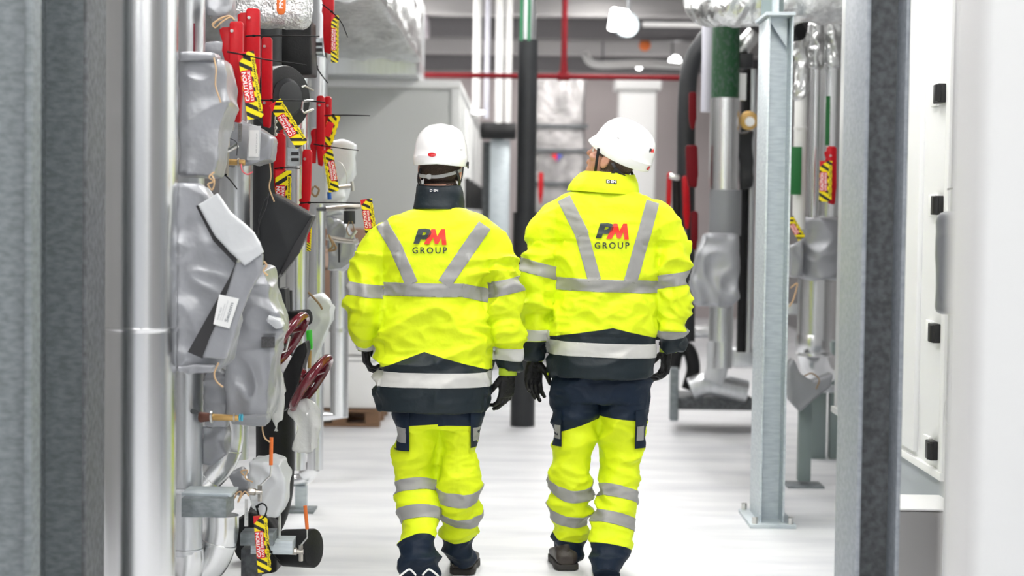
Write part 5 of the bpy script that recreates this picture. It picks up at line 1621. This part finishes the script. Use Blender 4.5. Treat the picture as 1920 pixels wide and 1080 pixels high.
# hand wheels
def hand_wheel(c, ax, r, label, hub=True):
    ax = V(ax).normalized()
    u, v, d = frame_of(ax)
    t = empty('hand_wheel', c, label, 'hand wheel')
    bm = NB()
    P = [c + (u * math.cos(a) + v * math.sin(a)) * r for a in (2 * math.pi * k / 48 for k in range(48))]
    rings = []
    for i, p in enumerate(P):
        o = (p - c).normalized()
        rings.append([p + o * math.cos(q) * 0.013 + d * math.sin(q) * 0.018 for q in (2 * math.pi * k / 12 for k in range(12))])
    rings.append(rings[0])
    add_loft(bm, rings, caps=False); bmesh.ops.remove_doubles(bm, verts=bm.verts[:], dist=1e-5)
    link('rim', bm, MAROON, t)
    for k in range(3):
        a = 2 * math.pi * k / 3 + 0.4
        bm = NB(); add_tube(bm, [c - d * 0.03, c - d * 0.02 + (u * math.cos(a) + v * math.sin(a)) * r * 0.5, c + (u * math.cos(a) + v * math.sin(a)) * r * 0.98], [0.012, 0.009], 10, 5, elong=1.3); link('spoke', bm, MAROON, t)
    bm = NB(); add_lathe(bm, c - d * 0.065, d, [(0, 0.034), (0.02, 0.032), (0.035, 0.022), (0.06, 0.016), (0.075, 0.012)], 28); link('hub', bm, MAROON, t)
    if hub:
        bm = NB(); add_cyl(bm, c - d * 0.085, c - d * 0.065, 0.042, 0.042, 32, 0.003); bd = link('black_band', bm, BLKP, t)
        bm = NB(); add_cyl(bm, c - d * 0.15, c - d * 0.085, 0.045, 0.045, 32, 0.004); link('position_collar', bm, WHITE, t)
        for k in range(10):
            a = 2 * math.pi * k / 10
            o = u * math.cos(a) + v * math.sin(a)
            bm = NB(); add_box(bm, c - d * 0.075 + o * 0.0425, (0.003, 0.003, 0.008)); 
            link('mark', bm, INKW, bd)
    hold(t, c - d * (0.15 if hub else 0.06), 0.012)
    return t
hand_wheel(W(540, 638, 6.9), (0.83, -0.13, -0.52), S(56, 6.9), 'upper maroon hand wheel, beside the velcro patch of the grey jacket', False)
hand_wheel(W(583, 719, 7.1), (0.82, -0.10, -0.54), S(59, 7.1), 'lower maroon hand wheel with a white collar and black band')
t = empty('steel_bracket', W(525, 665, 6.85), 'bent steel bracket showing through the upper maroon hand wheel', 'bracket')
bm = NB(); add_tube(bm, [W(526, 628, 6.84), W(543, 632, 6.84), W(536, 658, 6.84), W(520, 662, 6.84)], 0.006, 8, smooth=False); link('rod', bm, STEEL, t)
# green lever
t = empty('lever_valve', W(579, 690, 7.7), 'bright green lever grip beside the small pale jacket', 'lever')
bm = NB(); px_prism(bm, [(573, 620), (584, 618), (586, 655), (576, 658)], 7.7, 0.025, 0.006); link('grip', bm, GREENV, t)
bm = NB(); add_cyl(bm, W(581, 657, 7.71), W(580, 690, 7.71), 0.008, n=10); link('stem', bm, BRASS, t)

# plastic bags
def bag(pts, Y, d, m, label, seed):
    o = soft('plastic_bag', [pc_poly(pts, Y, d)], m, None, 0.006, 2, 0.012, (16, 16, 10), seed)
    tag(o, label, 'bag')
bag([(507, 682), (516, 684), (530, 708), (536, 736), (530, 737), (529, 790), (520, 792), (518, 816), (512, 790), (506, 760)], 6.62, 0.03, PLAST, 'white translucent bag hanging from the upper maroon hand wheel', 3)
bag([(540, 772), (560, 754), (580, 748), (600, 772), (598, 840), (575, 850), (548, 845), (556, 800)], 7.05, 0.04, PLAST, 'crumpled clear bag hanging from the lower maroon hand wheel', 4)

# brass drain cocks
def drain(px0, px1, py, Y, label, knob=False, blue=False):
    t = empty('drain_cock', W((px0 + px1) / 2, py, Y), label, 'valve')
    bm = NB(); add_cyl(bm, W(px0, py - 1, Y), W(px1, py + 1, Y), S(6.5, Y), S(5.5, Y), 14, 0.003); link('body', bm, BRASS, t)
    bm = NB(); add_cyl(bm, W(px1 - 14, py, Y), W(px1 - 11, py, Y), S(8, Y), n=14); link('collar', bm, BRASSY, t)
    if knob:
        bm = NB(); add_cyl(bm, W(px0 - 26, py - 1, Y), W(px0, py - 1, Y), S(10, Y), S(8, Y), 18, 0.008); link('knob', bm, COPPERB, t)
        bm = NB(); add_cyl(bm, W(px0 - 3, py - 1, Y), W(px0 + 1, py - 1, Y), S(12, Y), n=18); link('wire_ring', bm, STEEL, t)
    if blue:
        for q in (0, 4):
            bm = NB(); add_lathe(bm, W(448 + q, py, Y), (1, 0, 0), [(0, S(5.8, Y)), (.002, S(7.2, Y)), (.005, S(7.2, Y)), (.006, S(5.8, Y))], 16); link('blue_cord', bm, BLUEC, t)
    hold(t, W(px0 + 2, py, Y + 0.01), 0.008)
    return t
drain(398, 452, 783, 6.25, 'lower brass drain cock with a brown knob and blue cord wrap', True, True)
drain(407, 460, 304, 6.5, 'upper brass drain cock with a pink cord end')
bm = NB(); add_tube(bm, [W(452, 308, 6.48), W(454, 320, 6.47), W(464, 327, 6.47), W(474, 322, 6.47)], 0.003, 6); one('cord', bm, PINK, 'curled pink cord end hanging from the upper brass drain cock', 'cord')

# red lever handles: notched trigger and thick grip
def locking_lever(grip, trig, Y, label, bracket=None, group='red valve handles beside the aisle', m=REDP, bolts=1):
    """grip/trig: (x0, y0, x1, y1, lean)"""
    x0, y0, x1, y1, ln = grip
    t = empty('locking_lever', W((x0 + x1) / 2, y1, Y), label, 'valve handle', group)
    bm = NB()
    h = y1 - y0
    px_prism(bm, [(x0, y0 + 4), (x0 + 3, y0), (x1 - 3, y0), (x1, y0 + 4), (x1 + ln * 0.72, y0 + h * 0.72), (x1 + ln * 0.74 - 1, y0 + h * 0.75), (x1 + ln - 3, y1 - 3), (x1 + ln - 5, y1), (x0 + ln + 3, y1 - 3), (x0 + ln * .7, y0 + h * .7)], Y, 0.035, 0.005)
    link('grip', bm, m, t)
    if trig:
        a0, b0, a1, b1, l2 = trig
        hh = b1 - b0
        pts = [(a0, b0 + 5), (a0 + 6, b0 + 1), (a1, b0)] + [(a1 + l2, b1)] + [(a0 + l2 + 4, b1)]
        n = 5
        for k in range(n):
            f = 0.85 - k * 0.17
            pts += [(a0 + l2 * f + (3 if k % 2 else 0), b0 + hh * f), ]
        bm = NB(); px_prism(bm, pts, Y + 0.012, 0.012, 0.002); link('trigger', bm, m, t)
    for k in range(bolts):
        bm = NB(); p = W(x0 + ln * 0.5 + 6, y0 + 18 + k * h * 0.62, Y); add_cyl(bm, p, p - V((0, 0.005, 0)), 0.006, n=8); link('bolt', bm, STEEL, t)
    if 'left' in group: hold(t, W((x0 + x1) / 2 + ln, y1 - 14, Y + 0.035), 0.009)
    if bracket:
        c0, d0, c1, d1 = bracket
        bm = NB()
        px_prism(bm, [(c0, d0), (c1, d0), (c1, d1), (c0, d1)], Y + 0.03, 0.006, 0.001)
        a, b = W(c0, d0, Y + .03), W(c1, d1, Y + .03)
        add_box2(bm, (a.x, Y + .03, a.z - 0.004), (b.x, Y + .12, a.z)); add_box2(bm, (a.x, Y + .03, b.z), (b.x, Y + .12, b.z + 0.004))
        br = link('bracket', bm, GALVL, t)
        for q in (0.35, 0.68):
            yy = d0 + (d1 - d0) * q
            bm = NB(); px_prism(bm, [(c0 + (c1 - c0) * .3, yy - 3), (c1 - 2, yy - 3), (c1 - 2, yy + 3), (c0 + (c1 - c0) * .3, yy + 3)], Y + 0.026, 0.003, 0.0008); link('slot', bm, CHARF, br)
        ccx = c1 + 3
        bm = NB(); px_prism(bm, [(ccx - 3, d0 - 34), (ccx + 1, d0 - 36), (ccx + 3, d0), (ccx + 8, d1), (ccx + 6, d1 + 8), (ccx, d1 + 2), (ccx - 3, d0 + 6)], Y + 0.02, 0.06, 0.001); link('notch_plate', bm, STEEL, t)
    return t
locking_lever((430, 40, 455, 230, -2), (411, 50, 432, 140, 10), 6.35, 'leftmost red handle, whole length in view, with a steel bracket at its foot', (389, 191, 424, 236))
locking_lever((461, 15, 486, 190, 0), (445, 23, 464, 110, 4), 6.65, 'tallest and uppermost of the left red handles, partly behind the big caution tag')
locking_lever((490, 69, 509, 240, 0), None, 6.95, 'straight red handle with a bolt on top, third from the left', None, bolts=2)
locking_lever((513, 250, 534, 362, -1), (522, 242, 531, 262, 0), 7.15, 'short red handle whose foot covers the vertical caution tag', None)
locking_lever((567, 280, 584, 398, -3), (560, 370, 572, 398, 0), 7.5, 'red handle beside the steel bracket, above the tip of the black cone', (539, 276, 562, 310), bolts=1)
locking_lever((593, 179, 608, 312, 0), (583, 240, 596, 306, -4), 8.0, 'front one of the red handle pair against the pale cabin', None)
locking_lever((608, 180, 621, 300, 0), None, 8.2, 'rear one of the red handle pair against the pale cabin', None)
locking_lever((606, -30, 626, 101, -1), (600, -20, 612, 60, 6), 8.1, 'red handle cut off by the top edge, in front of the foil duct', (585, 71, 606, 104), bolts=1)
# right side of the aisle
G2 = 'red valve handles beside the aisle'
locking_lever((1551, 274, 1569, 384, 0), (1546, 280, 1553, 330, 0), 9.6, 'bright red handle behind a caution tag, beside the dark mottled column', None, G2)
for (a, lb, Yq) in (((1292, 172, 1306, 243, 0), 'uppermost dark red handle beside the black bent pipe', 10.9), ((1286, 272, 1308, 352, 2), 'broad dark red handle beside the silver sleeve pipe', 10.6), ((1251, 322, 1260, 402, -2), 'narrow red handle nearest to the turned helmet', 11.0),
                ((1279, 330, 1292, 430, 3), 'long red handle just below the broad dark red one', 11.0), ((1296, 396, 1309, 470, 0), 'lowest red handle beside the grey jacket', 10.7), ((1010, 322, 1019, 384, -1), 'lone small red handle far away between the two people', 15.5)):
    locking_lever(a, None, Yq, lb, None, G2, REDD if a[0] in (1292, 1286, 1296) else REDP, 0)
t = empty('line_valve', W(1268, 400, 11.1), 'dark valve with nickel fittings between the small red handles', 'valve')
bm = NB(); add_cyl(bm, W(1268, 330, 11.1), W(1270, 470, 11.1), S(8, 11), n=16, bevel=0.01); link('body', bm, RUB, t)
bm = NB(); add_cyl(bm, W(1254, 330, 11), W(1275, 334, 11), S(6, 11), n=14, bevel=0.01); link('fitting', bm, STEEL, t)
bm = NB(); add_cyl(bm, W(1276, 430, 11), W(1278, 446, 11), S(10, 11), n=14, bevel=0.01); link('lower_fitting', bm, STEEL, t)

# hooks and hung fittings in the rack
t = empty('hanger_clip', W(577, 215, 7.1), 'pair of bent steel rods beside the round black foam disc', 'clip')
bm = NB(); add_tube(bm, [W(566, 163, 7.1), W(572, 161, 7.1), W(588, 170, 7.1)], 0.004, 8, smooth=False); link('upper_rod', bm, STEEL, t)
bm = NB(); add_tube(bm, [W(588, 204, 7.1), W(570, 212, 7.1), W(566, 206, 7.1), W(568, 190, 7.1), W(588, 188, 7.1)], 0.005, 8, smooth=False); link('lower_rod', bm, STEEL, t)
t = empty('lock_chain', W(515, 250, 7.05), 'small steel chain hanging above the short red handle', 'chain')
for k in range(6):
    c = W(515 + (k % 2), 222 + k * 6, 7.05)
    bm = NB(); add_lathe(bm, c - V((0.0, 0.002, 0)), (1, 0.3 + (k % 2), 0), [(0, 0.005), (0.001, 0.008), (0.004, 0.008), (0.005, 0.005)], 12); link('link', bm, STEEL, t)
def ball_valve(lev, Y, label, grip_m=ORANGE, body=None):
    """lev: grip top, grip bottom, elbow, spindle (pixels)"""
    g0, g1, e, s = lev
    t = empty('ball_valve', W(s[0], s[1] + 12, Y), label, 'valve')
    bm = NB(); add_tube(bm, [W(*g0, Y), W((g0[0] + g1[0]) / 2, (g0[1] + g1[1]) / 2, Y), W(*g1, Y)], S(3.5, Y), 12, 3); link('grip', bm, grip_m, t)
    bm = NB(); add_tube(bm, [W(*g1, Y), W(*e, Y), W(*s, Y)], S(1.6, Y), 8, smooth=False); link('lever', bm, STEEL, t)
    bm = NB(); add_cyl(bm, W(s[0] - 22, s[1] + 9, Y), W(s[0] - 6, s[1] + 10, Y), S(7, Y), n=8, bevel=0.003); add_cyl(bm, W(s[0] - 8, s[1] + 10, Y), W(s[0] + 6, s[1] + 11, Y), S(5, Y), n=12); link('body', bm, BRASSY, t)
    bm = NB(); add_cyl(bm, W(s[0] + 1, s[1] - 2, Y), W(s[0] + 1, s[1] + 28, Y), S(4.5, Y), n=6, bevel=0.002); link('spindle', bm, BRASSY, t)
    hold(t, W(s[0] - 14, s[1] + 10, Y + 0.02), 0.009)
    return t
ball_valve(((509, 820), (508, 872), (507, 892), (486, 912)), 6.42, 'ball valve with a long orange lever in front of the white valve jacket')
ball_valve(((572, 948), (576, 992), (576, 1008), (563, 1024)), 6.7, 'lowest ball valve, orange lever sticking up from a black foam end')
bm = NB(); add_cyl(bm, W(532, 1027, 6.85), W(590, 1028, 6.8), S(35, 6.8), S(37, 6.8), 36, 0.006); one('foam_end', bm, RUB, 'cut black foam pipe end at the bottom, pointing into the aisle', 'insulation')
t = empty('name_plate', W(462, 985, 6.45), 'narrow stamped steel strip hanging below the ball valve spindle', 'plate')
bm = NB(); px_prism(bm, [(459, 936), (465, 936), (465, 987), (458, 987)], 6.45, 0.003); link('strip', bm, STEEL, t)
put_flat('stamped_mark', [fit(text2d('0-00-0', 1, 0), 0, 0, 22, 3)], vert_map(464, 975, 6.447, 90), INKG, t)
t = empty('name_plate', W(450, 265, 6.55), 'narrow steel strip hanging behind the foot of the leftmost red handle', 'plate')
bm = NB(); px_prism(bm, [(446, 232), (454, 232), (453, 266), (446, 266)], 6.55, 0.003); link('strip', bm, STEEL, t)
put_flat('stamped_mark', [fit(text2d('DN 40-17', 1, 0), 0, 0, 26, 3)], vert_map(451, 262, 6.547, 90), INKG, t)
t = empty('valve_cluster', W(650, 470, 8.2), 'nickel plated valve with thin pipes near the elbow of the person with the dark collar', 'valve')
for pts, w, m, nm in (([(612, 392, 8.2), (650, 388, 8.2), (676, 388, 8.2)], 10, BRASSY, 'inlet'), ([(655, 395, 8.2), (655, 420, 8.2)], 22, RUBG, 'actuator'), ([(612, 445, 8.2), (640, 450, 8.2), (664, 452, 8.2)], 10, BRASSY, 'outlet'),
                      ([(658, 446, 8.15), (668, 432, 8.15)], 6, STEEL, 'lever'), ([(664, 455, 8.15), (672, 452, 8.15)], 12, STEEL, 'cap'), ([(636, 456, 8.15), (636, 492, 8.15)], 4, CHARF, 'stem'),
                      ([(655, 415, 8.15), (650, 430, 8.15), (656, 442, 8.15), (664, 432, 8.15), (660, 415, 8.15)], 2, TWINED, 'loop'), ([(665, 462, 8.15), (675, 478, 8.15)], 2, STEEL, 'wire')):
    pxtube(t, pts, w, m, nm, 14, 5)
t = empty('small_valve', W(660, 350, 8.2), 'little nickel valve with a thin looped wire below the white fabric jacket', 'valve')
for pts, w, m, nm in (([(632, 352, 8.15), (664, 348, 8.15)], 8, BRASSY, 'body'), ([(660, 340, 8.12), (662, 358, 8.12)], 7, STEEL, 'nut'), ([(630, 302, 8.12), (642, 308, 8.12), (650, 328, 8.12), (650, 345, 8.12)], 1.6, STEEL, 'wire'), ([(617, 360, 8.1), (618, 374, 8.1)], 8, mat('blue plastic', (0.01, 0.09, 0.4), 0.4), 'blue_grip')):
    pxtube(t, pts, w, m, nm, 12, 5)
t = empty('small_valve', W(430, 290, 6.45), 'steel needle valve with a black ring loop above the upper brass drain cock', 'valve')
for pts, w, m, nm in (([(427, 262, 6.45), (424, 330, 6.45)], 8, BRASSY, 'stem'), ([(424, 284, 6.44), (446, 272, 6.44)], 9, STEEL, 'body'), ([(406, 292, 6.43), (412, 270, 6.43), (428, 260, 6.43), (444, 268, 6.43), (444, 292, 6.43)], 1.2, TIE, 'loop')):
    pxtube(t, pts, w, m, nm, 12, 6)

for o_, p_ in ((bpy.data.objects['valve_cluster'], W(614, 392, 8.22)), (bpy.data.objects['line_valve'], W(1268, 400, 11.15))):
    hold(o_, p_, 0.01)
# galvanized channels
t = empty('support_channel', W(405, 970, 6.2), 'galvanized channel end sticking out between the two polished elbows', 'channel')
pxbox(t, 340, 934, 424, 971, 6.2, 0.18, GALV, 'channel', 0.002)
pxbox(t, 340, 924, 434, 932, 6.25, 0.16, GALVL, 'upper_flange', 0.002)
t = empty('support_channel', W(480, 1040, 6.6), 'galvanized channel pair behind the lowest caution tag', 'channel')
pxbox(t, 450, 1000, 512, 1024, 6.6, 0.12, GALV, 'channel', 0.002)
pxbox(t, 470, 1014, 548, 1040, 6.65, 0.12, GALVL, 'front_channel', 0.002)
pxbox(t, 452, 1030, 482, 1200, 6.75, 0.12, GALVD, 'post', 0.002)
pxbox(t, 521, 965, 526, 1014, 6.7, 0.01, STEEL, 'strap', 0.001)

# twine knots
for pts, lb, m, Y in (([(398, 48), (410, 36), (430, 30), (440, 38), (432, 32), (415, 42), (404, 52), (399, 44), (418, 34)], 'loose tan twine loop at the top, beside the tall red handles', TWINE, 6.3),
                      ([(401, 108), (405, 130), (404, 160), (410, 180), (414, 192)], 'tan twine running down the puffed grey jacket', TWINE, 6.07),
                      ([(402, 322), (392, 332), (400, 340), (390, 346), (398, 356), (402, 340), (396, 326)], 'twine knot above the biggest grey jacket', TWINE, 5.95),
                      ([(495, 490), (500, 498), (494, 508), (502, 516), (496, 512)], 'small twine knot at the corner of the labelled flap', TWINE, 5.92),
                      ([(410, 680), (402, 700), (406, 715), (418, 726)], 'twine end hanging under the biggest grey jacket', TWINE, 5.94),
                      ([(498, 786), (492, 800), (496, 820), (506, 829)], 'twine from the rolled hem to the orange lever', TWINE, 6.4),
                      ([(506, 306), (508, 330), (505, 352), (514, 378)], 'thin tan twine hanging over the black cone', TWINE, 6.85),
                      ([(458, 892), (452, 884), (464, 882), (460, 896), (474, 904)], 'twine knot beside the white valve jacket', TWINE, 6.5),
                      ([(436, 940), (444, 925), (436, 928), (452, 922), (446, 942), (458, 922), (467, 930)], 'twine bundle beside the ball valve body', TWINE, 6.4),
                      ([(578, 548), (590, 560), (600, 572), (604, 580)], 'thick brown twine over the small pale jacket', TWINED, 7.85),
                      ([(616, 440), (624, 460), (616, 470), (630, 466), (622, 450)], 'brown twine tangled beside the nickel valve', TWINED, 8.1),
                      ([(588, 350), (584, 360), (592, 368), (598, 356), (590, 348)], 'brown twine loop beside the foam cone top', TWINED, 8.0)):
    bm = NB(); add_tube(bm, [W(x, y, Y - 0.004 * (i % 2)) for i, (x, y) in enumerate(pts)], 0.0028 if m is TWINE else 0.005, 7); one('twine', bm, m, lb, 'twine')

# caution tags
def caution_tag(cx, cy, w, h, ang, Y, label, mirror=False, yaw=0, clip_top=True, text=True, side=1):
    """cx, cy: centre in pixels; ang: lean of the long axis (deg, + = top to the right)"""
    k = Y / F
    c = W(cx, cy, Y)
    up = V((math.sin(R(ang)), 0, math.cos(R(ang))))
    rt = V((math.cos(R(ang)), 0, -math.sin(R(ang))))
    rt = Matrix.Rotation(R(yaw), 3, up) @ rt
    no = rt.cross(up).normalized()
    if no.y > 0: no = -no
    t = empty('warning_tag', c - up * (h / 2 * k), label, 'tag', 'caution tags')
    def at(x, y, o=0.0):
        return c + rt * (x * k) + up * (y * k) + no * o
    bm = NB()
    cut = w * 0.16
    out = [(-w / 2, -h / 2), (w / 2 - cut, -h / 2), (w / 2, -h / 2 + cut), (w / 2, h / 2), (-w / 2, h / 2)]
    uvl = bm.loops.layers.uv.new('UVMap')
    fr = [bm.verts.new(at(x, y)) for x, y in out]; bk = [bm.verts.new(at(x, y, -0.0012)) for x, y in out]
    cm = {v: p for v, p in zip(fr + bk, out + out)}
    fs = [bm.faces.new(fr), bm.faces.new(bk[::-1])]
    n = len(out)
    for i in range(n): fs.append(bm.faces.new((fr[i], fr[(i + 1) % n], bk[(i + 1) % n], bk[i])))
    for f in bm.faces:
        for l in f.loops:
            x, y = cm[l.vert]
            l[uvl].uv = (x * k / (w * k / 0.075), y * k / (w * k / 0.075))
    link('card', bm, TAGY2 if mirror else TAGY, t)
    def quad(name, x0, y0, x1, y1, m, o, par):
        b = NB(); add_prism(b, [at(x0, y0, o), at(x1, y0, o), at(x1, y1, o), at(x0, y1, o)], no * -0.0006); return link(name, b, m, par)
    s = side
    xa, xb = (-w * 0.48, w * 0.14) if s > 0 else (-w * 0.14, w * 0.48)
    ya, yb = -h * 0.25, h * 0.23
    b = NB(); add_prism(b, [at(x, y, 0.0014) for x, y in ((xa, ya + 2), (xa + 2, ya), (xb - 2, ya), (xb, ya + 2), (xb, yb - 2), (xb - 2, yb), (xa + 2, yb), (xa, yb - 2))], no * -0.0008)
    pl_ = link('red_label', b, TAGR, t)
    xe0, xe1 = (w * 0.25, w * 0.47) if s > 0 else (-w * 0.47, -w * 0.25)
    quad('border_strip', xe0, -h * 0.40, xe1, h * 0.40, YELL, 0.001, t)
    if text:
        # lettering reads upwards (side > 0) or downwards
        def tm(x, y):
            return (lambda X, Yv: at(x - Yv, y + X, 0.0022)) if s > 0 else (lambda X, Yv: at(x + Yv, y - X, 0.0022))
        W1 = (yb - ya) * 0.9
        bx = abs(xb - xa)
        if s > 0:
            put_flat('lettering', [fit(text2d('CAUTION', 1, 0.035), 0, 0, W1, bx * .42)], tm(xa + bx * .5, ya + (yb - ya) * .05), INKW, pl_)
            put_flat('lettering', [fit(text2d('LIVE SERVICE', 1, 0.03), 0, 0, W1, bx * .28)], tm(xa + bx * .9, ya + (yb - ya) * .05), INKW, pl_)
            put_flat('border_lettering', [fit(text2d('REPORT ANY DAMAGE', 1, 0.015), 0, 0, h * .76, w * .13)], tm(w * 0.43, -h * .38), INKB, t)
        else:
            put_flat('lettering', [fit(text2d('CAUTION', 1, 0.035), 0, 0, W1, bx * .42)], tm(xb - bx * .5, yb - (yb - ya) * .05), INKW, pl_)
            put_flat('lettering', [fit(text2d('LIVE SERVICE', 1, 0.03), 0, 0, W1, bx * .28)], tm(xb - bx * .9, yb - (yb - ya) * .05), INKW, pl_)
            put_flat('border_lettering', [fit(text2d('REPORT ANY DAMAGE', 1, 0.015), 0, 0, h * .76, w * .13)], tm(-w * 0.43, h * .38), INKB, t)
    # red corner at the top where the tie goes through
    b = NB(); add_prism(b, [at(x, y, 0.0014) for x, y in ((-w / 2, h / 2), (-w / 2, h * 0.36), (w * 0.1, h / 2))], no * -0.0006); link('red_corner', b, TAGR, t)
    return t
caution_tag(470, 160, 31, 126, -9, 6.3, 'largest caution tag, leaning on the foot of the leftmost red handle')
caution_tag(541, 232, 26, 96, -33, 6.95, 'caution tag tilted diagonally in front of the round black foam disc')
caution_tag(531, 370, 30, 100, 0, 7.13, 'upright caution tag hanging over the black foam cone', True)
caution_tag(620, 320, 20, 80, -10, 7.95, 'caution tag swinging below the red handle pair', side=-1)
caution_tag(620, 243, 22, 58, 16, 8.15, 'caution tag folded behind the red handle pair', text=False)
caution_tag(628, 73, 14, 88, 0, 8.05, 'narrow caution tag on the red handle cut off by the top edge')
caution_tag(692, 410, 22, 74, -9, 7.5, 'caution tag above the shoulder of the person with the dark collar', text=True)
caution_tag(580, 440, 8, 62, 2, 8.05, 'thin shaded caution tag seen edge on beside the black cone', text=False)
caution_tag(492, 1020, 26, 108, -5, 6.35, 'lowest caution tag, hanging on a black tie near the floor')
caution_tag(1548, 340, 23, 76, 0, 9.5, 'caution tag on the bright red handle beside the zinc column', text=True)
caution_tag(1492, 428, 16, 46, -32, 9.45, 'small caution tag leaning on the bulky silver fabric jacket', text=True)

# cable ties
def tie(pts, Y, lb, r=0.003):
    t_ = empty('cable_tie', W(pts[0][0], pts[0][1], Y), lb, 'cable tie', 'black cable ties')
    bm = NB(); add_tube(bm, [W(x, y, Y) for x, y in pts], [r, r * 0.7], 8, 5, elong=1.4); link('tail', bm, TIE, t_)
    bm = NB(); add_box(bm, W(pts[1][0], pts[1][1], Y), (0.012, 0.009, 0.009), bevel=0.002); link('lock_head', bm, TIE, t_)
tie([(426, 97), (458, 103), (500, 112), (574, 122)], 6.28, 'black cable tie through the leftmost red handle, tail pointing right')
tie([(460, 68), (476, 67), (530, 67), (599, 68)], 6.6, 'black cable tie through the tallest red handle, tail pointing right')
tie([(488, 188), (510, 188), (570, 189), (610, 192)], 6.9, 'black cable tie holding the diagonal caution tag')
tie([(608, 217), (625, 216), (660, 216), (694, 217)], 7.9, 'thin black tie tail ending in front of the pale cabin, upper one')
tie([(588, 270), (604, 273), (640, 278), (672, 282)], 7.9, 'thin black tie tail ending in front of the pale cabin, lower one')
tie([(515, 316), (528, 315), (545, 315), (562, 316)], 7.08, 'short black tie round the short red handle above the upright tag')
tie([(563, 381), (580, 380), (630, 380), (676, 381)], 7.45, 'long level black tie reaching the caution tag at the shoulder')
tie([(604, 8), (622, 22), (640, 42), (652, 70)], 8.0, 'black tie bending down beside the foil duct')
tie([(592, 100), (594, 125), (604, 142), (615, 156)], 8.05, 'thin black tie curling down below the uppermost right handle bracket')
tie([(418, 320), (422, 328), (432, 338), (445, 355)], 6.4, 'thin black tie hanging below the upper brass drain cock')
tie([(485, 965), (482, 950), (492, 944), (500, 952), (496, 968), (488, 975)], 6.33, 'looped black tie carrying the lowest caution tag')
tie([(502, 1020), (508, 1035), (516, 1045), (524, 1052)], 6.33, 'black tie tail pointing down beside the lowest caution tag')
# foam and dark gaps low in the rack
tag(soft('foam_cover', [pc_poly([(432, 985), (470, 960), (500, 970), (520, 1000), (520, 1075), (470, 1080), (440, 1040)], 7.0, 0.15)], RUB, None, 0.008, 4, 0.004), 'black foam cover behind the lowest caution tag', 'insulation')
t = empty('cable_bundle', W(178, 520, 6.4), 'thin grey cables crossing the gap beside the broadest silver pipe', 'cable')
for yy in (480, 512, 550, 655):
    bm = NB(); add_tube(bm, [W(140, yy - 4, 6.3), W(175, yy + 3, 6.3), W(215, yy + 8, 6.3)], 0.004, 8); link('cable', bm, GALVD if yy != 512 else RUB, t)
